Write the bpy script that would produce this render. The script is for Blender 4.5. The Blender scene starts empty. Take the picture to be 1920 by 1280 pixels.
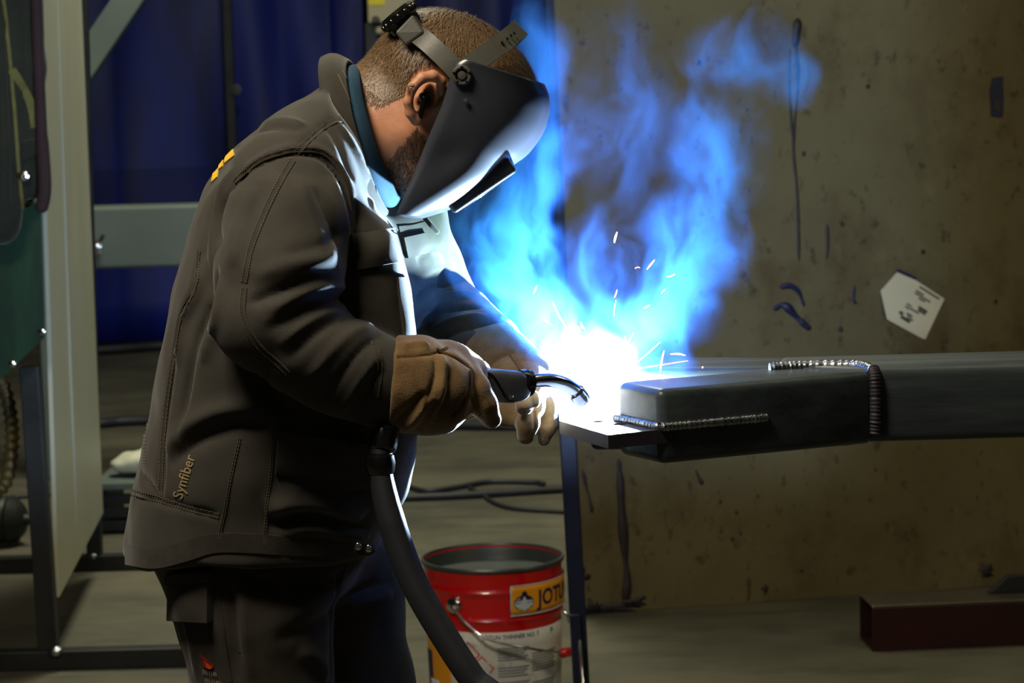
import bpy, bmesh, math, random
import numpy as np
from mathutils import Vector, Matrix, noise
from mathutils.bvhtree import BVHTree

SC = bpy.context.scene
COL = SC.collection
random.seed(7)
RNG = np.random.default_rng(7)

# ------------------------------------------------------------------ camera, world, lights, exposure
CAM = np.array([0.0, -3.1, 1.45]); PITCH = math.radians(6.0); ROLL = math.radians(1.5)
LENS = 85.0; FPX = LENS / 36.0 * 1920.0
FW = np.array([0, math.cos(PITCH), -math.sin(PITCH)]); R0 = np.array([1.0, 0, 0]); U0 = np.cross(R0, FW)
RT = R0 * math.cos(ROLL) - U0 * math.sin(ROLL); UP = np.cross(RT, FW)
cd = bpy.data.cameras.new('camera'); cam = bpy.data.objects.new('camera', cd); COL.objects.link(cam)
cd.sensor_width = 36.0; cd.lens = LENS; cd.clip_end = 100
cam.matrix_world = Matrix(((RT[0], UP[0], -FW[0], CAM[0]), (RT[1], UP[1], -FW[1], CAM[1]), (RT[2], UP[2], -FW[2], CAM[2]), (0, 0, 0, 1)))
cd.dof.use_dof = True; cd.dof.focus_distance = 2.98; cd.dof.aperture_fstop = 12.0
SC.camera = cam

world = bpy.data.worlds.new('world'); SC.world = world; world.use_nodes = True
bg = world.node_tree.nodes['Background']; bg.inputs[0].default_value = (0.62, 0.66, 0.60, 1); bg.inputs[1].default_value = 0.035

def area_light(name, loc, target, size, power, col, size_y=None):
    ld = bpy.data.lights.new(name, 'AREA'); ld.energy = power; ld.color = col
    ld.shape = 'RECTANGLE'; ld.size = size; ld.size_y = size_y or size
    o = bpy.data.objects.new(name, ld); COL.objects.link(o); o.location = loc
    o.rotation_euler = (Vector(target) - Vector(loc)).to_track_quat('-Z', 'Y').to_euler()
    return o
# overhead hall lamps, and one added fill lamp for the stained panel
area_light('hall_and_fill_lamp', (-0.85, -0.95, 2.85), (-0.4, 0.0, 1.2), 0.7, 50, (1.0, 0.88, 0.68), 0.5)
area_light('hall_and_fill_lamp', (1.1, 0.5, 3.7), (1.1, 0.6, 0.0), 1.6, 8, (1.0, 0.90, 0.58), 0.5)
area_light('hall_and_fill_lamp', (2.1, 0.9, 2.5), (0.9, 3.6, 1.0), 0.9, 11, (1.0, 0.88, 0.50), 0.4)  # added fill out of view, aimed to brighten the stained panel
area_light('hall_and_fill_lamp', (-0.5, 4.6, 4.7), (-0.9, 4.6, 0.0), 2.4, 175, (1.0, 0.98, 0.74), 0.7)

SC.view_settings.view_transform = 'Standard'; SC.view_settings.look = 'None'
SC.view_settings.exposure = 0.0; SC.view_settings.gamma = 1.0; SC.view_settings.use_curve_mapping = False
try:
    SC.cycles.use_denoising = True
    SC.cycles.sample_clamp_indirect = 4.0
    SC.cycles.volume_bounces = 0
    SC.cycles.max_bounces = 4; SC.cycles.diffuse_bounces = 2; SC.cycles.glossy_bounces = 2
    SC.cycles.adaptive_threshold = 0.04
except Exception:
    pass

# ------------------------------------------------------------------ helpers: picture point -> place in the hall
def ray(px, py): return FW + RT * (px - 960) / FPX - UP * (py - 640) / FPX
def P(px, py, Y):
    d = ray(px, py); return CAM + d * ((Y - CAM[1]) / d[1])
def onZ(px, py, z=0.0):
    d = ray(px, py); return CAM + d * ((z - CAM[2]) / d[2])
def srgb(c):
    c = np.array(c[:3], float) / 255.0
    return tuple(np.where(c <= 0.04045, c / 12.92, ((c + 0.055) / 1.055) ** 2.4))

# ------------------------------------------------------------------ materials
MATS = {}
def mat(name, col, rough=0.6, metal=0.0, var=0.25, vscale=6.0, col2=None, bump=0.0, bscale=300.0, sheen=0.0,
        coat=0.0, spec=0.5, stretch=(1, 1, 1), sss=0.0, bdist=0.002, rvar=0.0, crease=0.0, cscale=30.0):
    m = bpy.data.materials.new(name); m.use_nodes = True
    nt = m.node_tree; b = nt.nodes['Principled BSDF']; L = nt.links.new
    c = srgb(col)
    b.inputs['Roughness'].default_value = rough; b.inputs['Metallic'].default_value = metal
    b.inputs['Specular IOR Level'].default_value = spec
    b.inputs['Sheen Weight'].default_value = sheen; b.inputs['Sheen Roughness'].default_value = 0.4
    b.inputs['Coat Weight'].default_value = coat
    if sss:
        b.inputs['Subsurface Weight'].default_value = sss; b.inputs['Subsurface Radius'].default_value = (0.012, 0.004, 0.002)
        b.inputs['Subsurface Scale'].default_value = 0.6
    tc = nt.nodes.new('ShaderNodeTexCoord'); mp = nt.nodes.new('ShaderNodeMapping')
    mp.inputs['Scale'].default_value = stretch; L(tc.outputs['Object'], mp.inputs['Vector'])
    n1 = nt.nodes.new('ShaderNodeTexNoise'); n1.inputs['Scale'].default_value = vscale; n1.inputs['Detail'].default_value = 7
    n1.inputs['Roughness'].default_value = 0.62; L(mp.outputs[0], n1.inputs['Vector'])
    cr = nt.nodes.new('ShaderNodeValToRGB'); L(n1.outputs['Fac'], cr.inputs[0])
    ca = tuple(x * (1 - var) for x in c) if col2 is None else srgb(col2)
    cb = tuple(min(1, x * (1 + var)) for x in c) if col2 is None else c
    cr.color_ramp.elements[0].position = 0.32; cr.color_ramp.elements[0].color = (*ca, 1)
    cr.color_ramp.elements[1].position = 0.68; cr.color_ramp.elements[1].color = (*cb, 1)
    L(cr.outputs[0], b.inputs['Base Color'])
    if rvar:
        mr = nt.nodes.new('ShaderNodeMapRange'); mr.inputs[3].default_value = max(0.03, rough - rvar); mr.inputs[4].default_value = min(1, rough + rvar)
        L(n1.outputs['Fac'], mr.inputs[0]); L(mr.outputs[0], b.inputs['Roughness'])
    if bump:
        n2 = nt.nodes.new('ShaderNodeTexNoise'); n2.inputs['Scale'].default_value = bscale; n2.inputs['Detail'].default_value = 4
        L(mp.outputs[0], n2.inputs['Vector'])
        bp = nt.nodes.new('ShaderNodeBump'); bp.inputs['Strength'].default_value = bump; bp.inputs['Distance'].default_value = bdist
        L(n2.outputs['Fac'], bp.inputs['Height']); L(bp.outputs[0], b.inputs['Normal'])
        if crease:
            n3 = nt.nodes.new('ShaderNodeTexNoise'); n3.noise_type = 'RIDGED_MULTIFRACTAL'; n3.inputs['Scale'].default_value = cscale; n3.inputs['Detail'].default_value = 2; n3.inputs['Distortion'].default_value = 0.6
            m3 = nt.nodes.new('ShaderNodeMapping'); m3.inputs['Scale'].default_value = (1.0, 0.6, 0.8); m3.inputs['Rotation'].default_value = (0, 0.6, 0)
            L(tc.outputs['Object'], m3.inputs['Vector']); L(m3.outputs[0], n3.inputs['Vector'])
            b3 = nt.nodes.new('ShaderNodeBump'); b3.inputs['Strength'].default_value = crease; b3.inputs['Distance'].default_value = 0.004
            L(n3.outputs['Fac'], b3.inputs['Height']); L(b3.outputs[0], bp.inputs['Normal'])
    m['ramp'] = cr.name
    MATS[name] = m
    return m
def emit(name, col, strength):
    m = bpy.data.materials.new(name); m.use_nodes = True; nt = m.node_tree
    nt.nodes.remove(nt.nodes['Principled BSDF'])
    e = nt.nodes.new('ShaderNodeEmission'); e.inputs[0].default_value = (*col, 1); e.inputs[1].default_value = strength
    nt.links.new(e.outputs[0], nt.nodes['Material Output'].inputs[0]); MATS[name] = m
    return m
def smudges(m, col, scale, lo, hi, stretch=(1, 1, 1), seed=0.0, strength=1.0):
    """lay stains with a shape of their own over a material's colour"""
    nt = m.node_tree; L = nt.links.new; b = nt.nodes['Principled BSDF']
    src = b.inputs['Base Color'].links[0].from_socket
    tc = nt.nodes.new('ShaderNodeTexCoord'); mp = nt.nodes.new('ShaderNodeMapping')
    mp.inputs['Scale'].default_value = stretch; mp.inputs['Location'].default_value = (seed, seed * 1.7, seed * 0.6)
    L(tc.outputs['Object'], mp.inputs['Vector'])
    n = nt.nodes.new('ShaderNodeTexNoise'); n.inputs['Scale'].default_value = scale; n.inputs['Detail'].default_value = 8; n.inputs['Roughness'].default_value = 0.65
    L(mp.outputs[0], n.inputs['Vector'])
    r = nt.nodes.new('ShaderNodeMapRange'); r.inputs[1].default_value = lo; r.inputs[2].default_value = hi; r.inputs[4].default_value = strength
    L(n.outputs['Fac'], r.inputs[0])
    mx = nt.nodes.new('ShaderNodeMix'); mx.data_type = 'RGBA'
    L(r.outputs[0], mx.inputs[0]); L(src, mx.inputs[6]); mx.inputs[7].default_value = (*srgb(col), 1)
    L(mx.outputs[2], b.inputs['Base Color'])
    return m

# ------------------------------------------------------------------ object helpers
def tag(o, label=None, cat=None, group=None, kind=None):
    if label: o['label'] = label
    if cat: o['category'] = cat
    if group: o['group'] = group
    if kind: o['kind'] = kind
    return o
def empty(name, loc):
    o = bpy.data.objects.new(name, None); COL.objects.link(o); o.location = loc; o.empty_display_size = 0.05
    return o
def link(name, me, m, parent=None, smooth=True):
    o = bpy.data.objects.new(name, me); COL.objects.link(o)
    if m is not None:
        me.materials.append(MATS[m] if isinstance(m, str) else m)
    if smooth:
        me.polygons.foreach_set('use_smooth', [True] * len(me.polygons))
    if parent is not None:
        o.parent = parent
        o.matrix_parent_inverse = Matrix.Translation(parent.location).inverted() if parent.parent is None else Matrix.Translation(parent.parent.location).inverted()
        if parent.parent is not None:
            o.matrix_parent_inverse = Matrix.Identity(4)
    return o
def mk(name, V, F, m, parent=None, smooth=True):
    me = bpy.data.meshes.new(name); me.from_pydata([tuple(map(float, v)) for v in V], [], [tuple(int(i) for i in f) for f in F]); me.update()
    return link(name, me, m, parent, smooth)
class MB:
    def __init__(s): s.V = []; s.F = []
    def add(s, V, F):
        n = len(s.V); s.V += [tuple(map(float, v)) for v in V]; s.F += [tuple(i + n for i in f) for f in F]; return s
    def build(s, name, m, parent=None, smooth=False): return mk(name, s.V, s.F, m, parent, smooth)
def box_vf(lo, hi):
    x0, y0, z0 = lo; x1, y1, z1 = hi
    V = [(x0, y0, z0), (x1, y0, z0), (x1, y1, z0), (x0, y1, z0), (x0, y0, z1), (x1, y0, z1), (x1, y1, z1), (x0, y1, z1)]
    return V, [(0, 3, 2, 1), (4, 5, 6, 7), (0, 1, 5, 4), (1, 2, 6, 5), (2, 3, 7, 6), (3, 0, 4, 7)]
def bevel(o, w, seg=2):
    bm = bmesh.new(); bm.from_mesh(o.data)
    bmesh.ops.bevel(bm, geom=[e for e in bm.edges if e.is_manifold and e.calc_face_angle(0) > 0.4], offset=w, segments=seg, profile=0.5, affect='EDGES', clamp_overlap=True)
    bm.to_mesh(o.data); bm.free(); o.data.update()
    return o
def frame_axes(t, ref=(0, 0, 1)):
    t = np.array(t, float); t /= np.linalg.norm(t) + 1e-12
    r = np.array(ref, float)
    if abs(np.dot(t, r)) > 0.95: r = np.array([1.0, 0, 0])
    a = np.cross(r, t); a /= np.linalg.norm(a); b = np.cross(t, a)
    return a, b
def obox(name, a, b, w, h, m, parent=None, bev=0.003, ref=(0, 0, 1)):
    """bar from a to b, w across, h along ref"""
    a = np.array(a, float); b = np.array(b, float); s, u = frame_axes(b - a, ref)
    V = []
    for p in (a, b):
        for sx, sz in ((-1, -1), (1, -1), (1, 1), (-1, 1)): V.append(p + s * sx * w / 2 + u * sz * h / 2)
    o = mk(name, V, [(0, 1, 2, 3), (7, 6, 5, 4), (0, 4, 5, 1), (1, 5, 6, 2), (2, 6, 7, 3), (3, 7, 4, 0)], m, parent, False)
    bm = bmesh.new(); bm.from_mesh(o.data); bmesh.ops.recalc_face_normals(bm, faces=bm.faces); bm.to_mesh(o.data); bm.free()
    if bev: bevel(o, bev)
    return o
def spline(pts, n=8):
    pts = np.array(pts, float)
    if len(pts) < 3: n2 = n * (len(pts) - 1) + 1; t = np.linspace(0, len(pts) - 1, n2); return np.stack([np.interp(t, range(len(pts)), pts[:, k]) for k in range(pts.shape[1])], 1)
    ext = np.vstack([2 * pts[0] - pts[1], pts, 2 * pts[-1] - pts[-2]]); out = []
    for i in range(len(pts) - 1):
        p0, p1, p2, p3 = ext[i:i + 4]
        for t in np.linspace(0, 1, n, endpoint=False):
            out.append(0.5 * ((2 * p1) + (-p0 + p2) * t + (2 * p0 - 5 * p1 + 4 * p2 - p3) * t * t + (-p0 + 3 * p1 - 3 * p2 + p3) * t ** 3))
    out.append(pts[-1]); return np.array(out)
def tube_vf(pts, rad, seg=12, cap=True):
    pts = np.array(pts, float); n = len(pts)
    rad = np.full(n, rad) if np.isscalar(rad) else np.array(rad)
    V = []; F = []
    t = np.gradient(pts, axis=0); a, b = frame_axes(t[0])
    for i in range(n):
        ti = t[i] / (np.linalg.norm(t[i]) + 1e-12)
        a = a - ti * np.dot(a, ti); a /= np.linalg.norm(a) + 1e-12; b = np.cross(ti, a)
        for k in range(seg):
            an = 2 * math.pi * k / seg; V.append(pts[i] + (a * math.cos(an) + b * math.sin(an)) * rad[i])
    for i in range(n - 1):
        for k in range(seg):
            k2 = (k + 1) % seg; F.append((i * seg + k, i * seg + k2, (i + 1) * seg + k2, (i + 1) * seg + k))
    if cap:
        F.append(tuple(range(seg - 1, -1, -1))); F.append(tuple((n - 1) * seg + k for k in range(seg)))
    return V, F
def tube(name, pts, rad, m, parent=None, seg=12):
    V, F = tube_vf(pts, rad, seg); return mk(name, V, F, m, parent)
def lathe(name, c, axis, prof, m, parent=None, seg=40, ref=(0, 0, 1), cap0=True):
    """prof: (radius, along) pairs"""
    ax = np.array(axis, float); ax /= np.linalg.norm(ax); a, b = frame_axes(ax, ref); c = np.array(c, float)
    V = []; F = []
    for r, h in prof:
        for k in range(seg):
            an = 2 * math.pi * k / seg; V.append(c + ax * h + (a * math.cos(an) + b * math.sin(an)) * r)
    for i in range(len(prof) - 1):
        for k in range(seg):
            k2 = (k + 1) % seg; F.append((i * seg + k, i * seg + k2, (i + 1) * seg + k2, (i + 1) * seg + k))
    if cap0: F.append(tuple(range(seg - 1, -1, -1)))
    F.append(tuple((len(prof) - 1) * seg + k for k in range(seg)))
    o = mk(name, V, F, m, parent)
    return autosmooth(o)
def autosmooth(o, ang=35):
    bm = bmesh.new(); bm.from_mesh(o.data)
    for e in bm.edges:
        e.smooth = not (len(e.link_faces) == 2 and e.calc_face_angle(0) > math.radians(ang))
    for f in bm.faces: f.smooth = True
    bm.to_mesh(o.data); bm.free(); return o
def prism(name, poly, z0, z1, m, parent=None, bev=0.0, seg=2, smooth=False):
    """poly: ccw (x,y) points extruded from z0 to z1"""
    n = len(poly); V = [(x, y, z0) for x, y in poly] + [(x, y, z1) for x, y in poly]
    F = [tuple(range(n - 1, -1, -1)), tuple(range(n, 2 * n))] + [(i, (i + 1) % n, n + (i + 1) % n, n + i) for i in range(n)]
    o = mk(name, V, F, m, parent, False)
    bm = bmesh.new(); bm.from_mesh(o.data); bmesh.ops.recalc_face_normals(bm, faces=bm.faces); bm.to_mesh(o.data); bm.free()
    if bev: bevel(o, bev, seg)
    if smooth: autosmooth(o, 30)
    return o
def slab(name, pts, thick, m, parent=None, bev=0.0):
    """flat polygon given by 3D points, thickened along its normal"""
    p = np.array(pts, float); nrm = np.cross(p[1] - p[0], p[2] - p[0]); nrm /= np.linalg.norm(nrm); n = len(p)
    V = list(p - nrm * thick / 2) + list(p + nrm * thick / 2)
    F = [tuple(range(n - 1, -1, -1)), tuple(range(n, 2 * n))] + [(i, (i + 1) % n, n + (i + 1) % n, n + i) for i in range(n)]
    o = mk(name, V, F, m, parent, False)
    if bev: bevel(o, bev)
    return o
def strip(name, pts, wid, half, thick, nrm, m, parent=None):
    """band along pts; wid: unit width vectors, nrm: unit outward vectors"""
    V = []; F = []; n = len(pts)
    half = np.full(n, half) if np.isscalar(half) else half
    for i in range(n):
        for sw, sn in ((-1, 0), (1, 0), (1, 1), (-1, 1)): V.append(pts[i] + wid[i] * sw * half[i] + nrm[i] * sn * thick)
    for i in range(n - 1):
        for k in range(4):
            k2 = (k + 1) % 4; F.append((i * 4 + k, (i + 1) * 4 + k, (i + 1) * 4 + k2, i * 4 + k2))
    F.append((0, 1, 2, 3)); F.append(((n - 1) * 4 + 3, (n - 1) * 4 + 2, (n - 1) * 4 + 1, (n - 1) * 4))
    o = mk(name, V, F, m, parent)
    bm = bmesh.new(); bm.from_mesh(o.data); bmesh.ops.recalc_face_normals(bm, faces=bm.faces); bm.to_mesh(o.data); bm.free()
    return autosmooth(o, 40)

# ------------------------------------------------------------------ sculpting: distance field on a grid -> mesh
def smin(a, b, k):
    if k <= 0: return np.minimum(a, b)
    h = np.clip(0.5 + 0.5 * (b - a) / k, 0, 1); return b + (a - b) * h - k * h * (1 - h)
class Field:
    def __init__(s, lo, hi, h):
        s.lo = np.array(lo, float); s.h = h; s.n = np.ceil((np.array(hi) - s.lo) / h).astype(int) + 1
        s.ax = [(s.lo[k] + h * np.arange(s.n[k])).astype(np.float32) for k in range(3)]
        s.v = np.full(s.n, 0.3, np.float32)
    def win(s, lo, hi):
        sl = []
        for k in range(3):
            a = int(np.clip(math.floor((lo[k] - s.lo[k]) / s.h), 0, s.n[k])); b = int(np.clip(math.ceil((hi[k] - s.lo[k]) / s.h) + 1, 0, s.n[k])); sl.append(slice(a, b))
        return tuple(sl), s.ax[0][sl[0]][:, None, None], s.ax[1][sl[1]][None, :, None], s.ax[2][sl[2]][None, None, :]
    def put(s, sl, d, k, cut=False):
        if 0 in s.v[sl].shape: return
        s.v[sl] = -smin(-s.v[sl], d, k) if cut else smin(s.v[sl], d, k)
    def cone(s, a, b, ra, rb, k=0.01, cut=False):
        a = np.array(a, float); b = np.array(b, float); m = max(ra, rb) + k + 0.02
        sl, X, Y, Z = s.win(np.minimum(a, b) - m, np.maximum(a, b) + m)
        d = b - a; L2 = max(float(d @ d), 1e-12)
        t = np.clip(((X - a[0]) * d[0] + (Y - a[1]) * d[1] + (Z - a[2]) * d[2]) / L2, 0, 1)
        r = np.sqrt((X - a[0] - t * d[0]) ** 2 + (Y - a[1] - t * d[1]) ** 2 + (Z - a[2] - t * d[2]) ** 2)
        dd = r - (ra + t * (rb - ra))
        s.put(sl, -dd if False else dd, k, cut) if not cut else s.put(sl, dd, k, True)
    def chain(s, pts, k=0.01, cut=False):
        """pts: (point, radius)"""
        for (a, ra), (b, rb) in zip(pts[:-1], pts[1:]): s.cone(a, b, ra, rb, k, cut)
    def ell(s, c, r, R=None, k=0.01, cut=False):
        c = np.array(c, float); r = np.array(r, float); m = r.max() + k + 0.02
        sl, X, Y, Z = s.win(c - m, c + m); X = X - c[0]; Y = Y - c[1]; Z = Z - c[2]
        if R is not None:
            R = np.array(R)  # columns are the local axes
            u = X * R[0, 0] + Y * R[1, 0] + Z * R[2, 0]; v = X * R[0, 1] + Y * R[1, 1] + Z * R[2, 1]; w = X * R[0, 2] + Y * R[1, 2] + Z * R[2, 2]
        else: u, v, w = X, Y, Z
        k0 = np.sqrt((u / r[0]) ** 2 + (v / r[1]) ** 2 + (w / r[2]) ** 2); k1 = np.sqrt((u / r[0] ** 2) ** 2 + (v / r[1] ** 2) ** 2 + (w / r[2] ** 2) ** 2)
        d = k0 * (k0 - 1) / np.maximum(k1, 1e-6)
        s.put(sl, d, k, cut)
    def mesh(s, smooth=1):
        v = s.v; nx, ny, nz = v.shape; ins = v < 0
        c = [ins[i:nx - 1 + i, j:ny - 1 + j, k:nz - 1 + k] for i in (0, 1) for j in (0, 1) for k in (0, 1)]
        cnt = sum(x.astype(np.int8) for x in c); act = (cnt > 0) & (cnt < 8)
        I, J, K = np.nonzero(act); idx = -np.ones(act.shape, np.int64); idx[I, J, K] = np.arange(len(I))
        offs = [(i, j, k) for i in (0, 1) for j in (0, 1) for k in (0, 1)]
        val = np.stack([v[I + o[0], J + o[1], K + o[2]] for o in offs], 1)
        acc = np.zeros((len(I), 3)); num = np.zeros(len(I))
        for a in range(8):
            for b in range(a + 1, 8):
                if sum(x != y for x, y in zip(offs[a], offs[b])) != 1: continue
                va, vb = val[:, a], val[:, b]; cr = (va < 0) != (vb < 0)
                t = np.where(cr, va / np.where(va == vb, 1, va - vb), 0)
                pa = np.array(offs[a], float); pb = np.array(offs[b], float)
                acc += np.where(cr[:, None], pa + t[:, None] * (pb - pa), 0); num += cr
        V = s.lo + (np.stack([I, J, K], 1) + acc / num[:, None]) * s.h
        F = []
        for axis in range(3):
            o1, o2 = [(1, 2), (2, 0), (0, 1)][axis]
            A = [slice(None)] * 3; B = [slice(None)] * 3
            A[axis] = slice(0, -1); B[axis] = slice(1, None)
            for o in (o1, o2): A[o] = slice(1, -1); B[o] = slice(1, -1)
            sa = ins[tuple(A)]; sb = ins[tuple(B)]
            g = np.stack(np.nonzero(sa != sb), 1); g[:, o1] += 1; g[:, o2] += 1
            e1 = np.zeros(3, int); e1[o1] = 1; e2 = np.zeros(3, int); e2[o2] = 1
            q = [idx[tuple((g - e1 - e2).T)], idx[tuple((g - e2).T)], idx[tuple(g.T)], idx[tuple((g - e1).T)]]
            Q = np.stack(q, 1); fl = ins[tuple(g.T)]
            Q[~fl] = Q[~fl][:, ::-1]
            F.append(Q)
        F = np.vstack(F); F = F[(F >= 0).all(1)]
        for _ in range(smooth): V = lap(V, F, 0.5)
        return V, F
def lap(V, F, w=0.5):
    S = np.zeros_like(V); N = np.zeros(len(V))
    for a, b in ((0, 1), (1, 2), (2, 3), (3, 0)):
        np.add.at(S, F[:, a], V[F[:, b]]); np.add.at(N, F[:, a], 1); np.add.at(S, F[:, b], V[F[:, a]]); np.add.at(N, F[:, b], 1)
    return V * (1 - w) + w * S / np.maximum(N, 1)[:, None]
def vnormals(V, F):
    n = np.cross(V[F[:, 2]] - V[F[:, 0]], V[F[:, 3]] - V[F[:, 1]]); N = np.zeros_like(V)
    for k in range(4): np.add.at(N, F[:, k], n)
    return N / np.maximum(np.linalg.norm(N, axis=1), 1e-12)[:, None]
def fmesh(name, V, F):
    me = bpy.data.meshes.new(name); me.vertices.add(len(V)); me.vertices.foreach_set('co', np.asarray(V, np.float32).ravel())
    me.loops.add(F.size); me.loops.foreach_set('vertex_index', F.astype(np.int32).ravel())
    me.polygons.add(len(F)); me.polygons.foreach_set('loop_start', np.arange(0, F.size, 4, dtype=np.int32)); me.polygons.foreach_set('loop_total', np.full(len(F), 4, np.int32))
    me.update(calc_edges=True); me.validate(); return me
def bvh_of(V, F): return BVHTree.FromPolygons([tuple(v) for v in V], [tuple(int(i) for i in f) for f in F])
def cast(bvh, px, py):
    """where the sight line through a picture point meets a surface: (point, normal)"""
    h = bvh.ray_cast(Vector(CAM), Vector(ray(px, py)).normalized())
    if h[0] is None: return None, None
    n = np.array(h[1]); 
    if n @ ray(px, py) > 0: n = -n
    return np.array(h[0]), n
def on_surf(bvh, pts, n=6):
    out = []; nr = []
    for x, y in spline(np.array(pts, float), n):
        p, q = cast(bvh, x, y)
        if p is not None: out.append(p); nr.append(q)
    return np.array(out), np.array(nr)
def polydist(V, pl):
    """distance to a polyline and place along it (0..1)"""
    best = np.full(len(V), 9.0); par = np.zeros(len(V)); m = len(pl) - 1
    for i in range(m):
        a, b = pl[i], pl[i + 1]; d = b - a; L2 = max(d @ d, 1e-12)
        t = np.clip((V - a) @ d / L2, 0, 1); r = np.linalg.norm(V - a - t[:, None] * d, axis=1)
        u = r < best; best[u] = r[u]; par[u] = ((i + t) / m)[u]
    return best, par
def folds(V, F, specs):
    """specs: (picture polyline, width m, height m [+ridge / -groove], sharp ends)"""
    bvh = bvh_of(V, F); N = vnormals(V, F); D = np.zeros(len(V))
    for pl, w, a in specs:
        p, _ = on_surf(bvh, pl, 5)
        if len(p) < 2: continue
        lo = p.min(0) - 3 * w; hi = p.max(0) + 3 * w
        sel = np.nonzero(((V > lo) & (V < hi)).all(1))[0]
        if not len(sel): continue
        d, t = polydist(V[sel], p)
        D[sel] += a * np.exp(-(d / w) ** (1.35 if a < 0 else 1.8)) * np.clip(np.minimum(t, 1 - t) * 6, 0, 1) ** 0.6
    return V + N * D[:, None]
def ribbon_on(name, bvh, pl, half, thick, m, parent, off=0.0, n=6):
    """narrow raised ribbon lying on a surface along a picture polyline"""
    p, q = on_surf(bvh, pl, n)
    if len(p) < 2: return None
    t = np.gradient(p, axis=0); w = np.cross(q, t); w /= np.maximum(np.linalg.norm(w, axis=1), 1e-9)[:, None]
    return strip(name, p + q * (off - 0.001), w, half, thick + 0.001, q, m, parent)
def patch_on(name, bvh, quad, thick, m, parent, nu=14, nv=12, off=0.0, bulge=0.0):
    """cloth patch over a four-cornered picture region, lying on a surface"""
    q = np.array(quad, float); P0 = []; N0 = []
    for j in range(nv + 1):
        for i in range(nu + 1):
            u = i / nu; v = j / nv
            x, y = (q[0] * (1 - u) + q[1] * u) * (1 - v) + (q[3] * (1 - u) + q[2] * u) * v
            p, n = cast(bvh, x, y)
            P0.append(p); N0.append(n)
    good = [i for i in range(len(P0)) if P0[i] is not None]
    if not good: return None
    for i in range(len(P0)):
        if P0[i] is None:
            g = min(good, key=lambda k: abs(k - i)); P0[i] = P0[g]; N0[i] = N0[g]
    P0 = np.array(P0); N0 = np.array(N0); Nm = N0.mean(0); Nm /= np.linalg.norm(Nm)
    W = nu + 1; G = P0.reshape(nv + 1, nu + 1, 3).copy()
    for _ in range(3): G[1:-1, 1:-1] = 0.5 * G[1:-1, 1:-1] + 0.125 * (G[:-2, 1:-1] + G[2:, 1:-1] + G[1:-1, :-2] + G[1:-1, 2:])
    P0 = G.reshape(-1, 3)
    uu = np.tile(np.linspace(0, 1, nu + 1), nv + 1); vv = np.repeat(np.linspace(0, 1, nv + 1), nu + 1)
    bl = bulge * np.sin(np.pi * uu) * np.sin(np.pi * vv)
    top = P0 + Nm * (off + thick + bl)[:, None] if bulge else P0 + Nm * (off + thick)
    bot = P0 + Nm * (off - 0.004)
    n = len(P0); V = list(bot) + list(top); F = []
    for j in range(nv):
        for i in range(nu):
            a = j * W + i; F.append((n + a, n + a + 1, n + a + W + 1, n + a + W)); F.append((a + W, a + W + 1, a + 1, a))
    ed = [i for i in range(nu + 1)] + [j * W + nu for j in range(1, nv + 1)] + [nv * W + i for i in range(nu - 1, -1, -1)] + [j * W for j in range(nv - 1, 0, -1)]
    for a, b in zip(ed, ed[1:] + ed[:1]): F.append((a, b, n + b, n + a))
    o = mk(name, V, F, m, parent)
    bm = bmesh.new(); bm.from_mesh(o.data); bmesh.ops.recalc_face_normals(bm, faces=bm.faces); bm.to_mesh(o.data); bm.free()
    return autosmooth(o, 60)
def text_mesh(body, size=1.0, bold=0.0, shear=0.0, space=1.0):
    """flat letters as vertices and faces, left to right along x"""
    cu = bpy.data.curves.new('letters', 'FONT'); cu.body = body; cu.size = size; cu.offset = bold; cu.shear = shear; cu.space_character = space; cu.resolution_u = 3
    o = bpy.data.objects.new('letters', cu); COL.objects.link(o)
    dg = bpy.context.evaluated_depsgraph_get(); me = bpy.data.meshes.new_from_object(o.evaluated_get(dg))
    bpy.data.objects.remove(o); bpy.data.curves.remove(cu)
    bm = bmesh.new(); bm.from_mesh(me); bmesh.ops.triangulate(bm, faces=bm.faces)
    bmesh.ops.subdivide_edges(bm, edges=[e for e in bm.edges if e.calc_length() > size * 0.25], cuts=2, use_grid_fill=False)
    bmesh.ops.triangulate(bm, faces=bm.faces)
    V = np.array([v.co[:] for v in bm.verts]); F = [tuple(v.index for v in f.verts) for f in bm.faces]; bm.free(); bpy.data.meshes.remove(me)
    return V, F
def print_on(name, bvh, V, F, o, ux, uy, m, parent, off=0.0012):
    """lay flat letters (V in picture units about o, axes ux uy) on a surface"""
    out = []; keep = []; 
    for v in V:
        x, y = np.array(o, float) + np.array(ux, float) * v[0] + np.array(uy, float) * v[1]
        p, n = cast(bvh, x, y); keep.append(p is not None)
        out.append(p + n * off if p is not None else (0, 0, 0))
    F = [f for f in F if all(keep[i] for i in f)]
    used = sorted({i for f in F for i in f}); mp = {i: k for k, i in enumerate(used)}
    return mk(name, [out[i] for i in used], [tuple(mp[i] for i in f) for f in F], m, parent, False)

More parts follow.
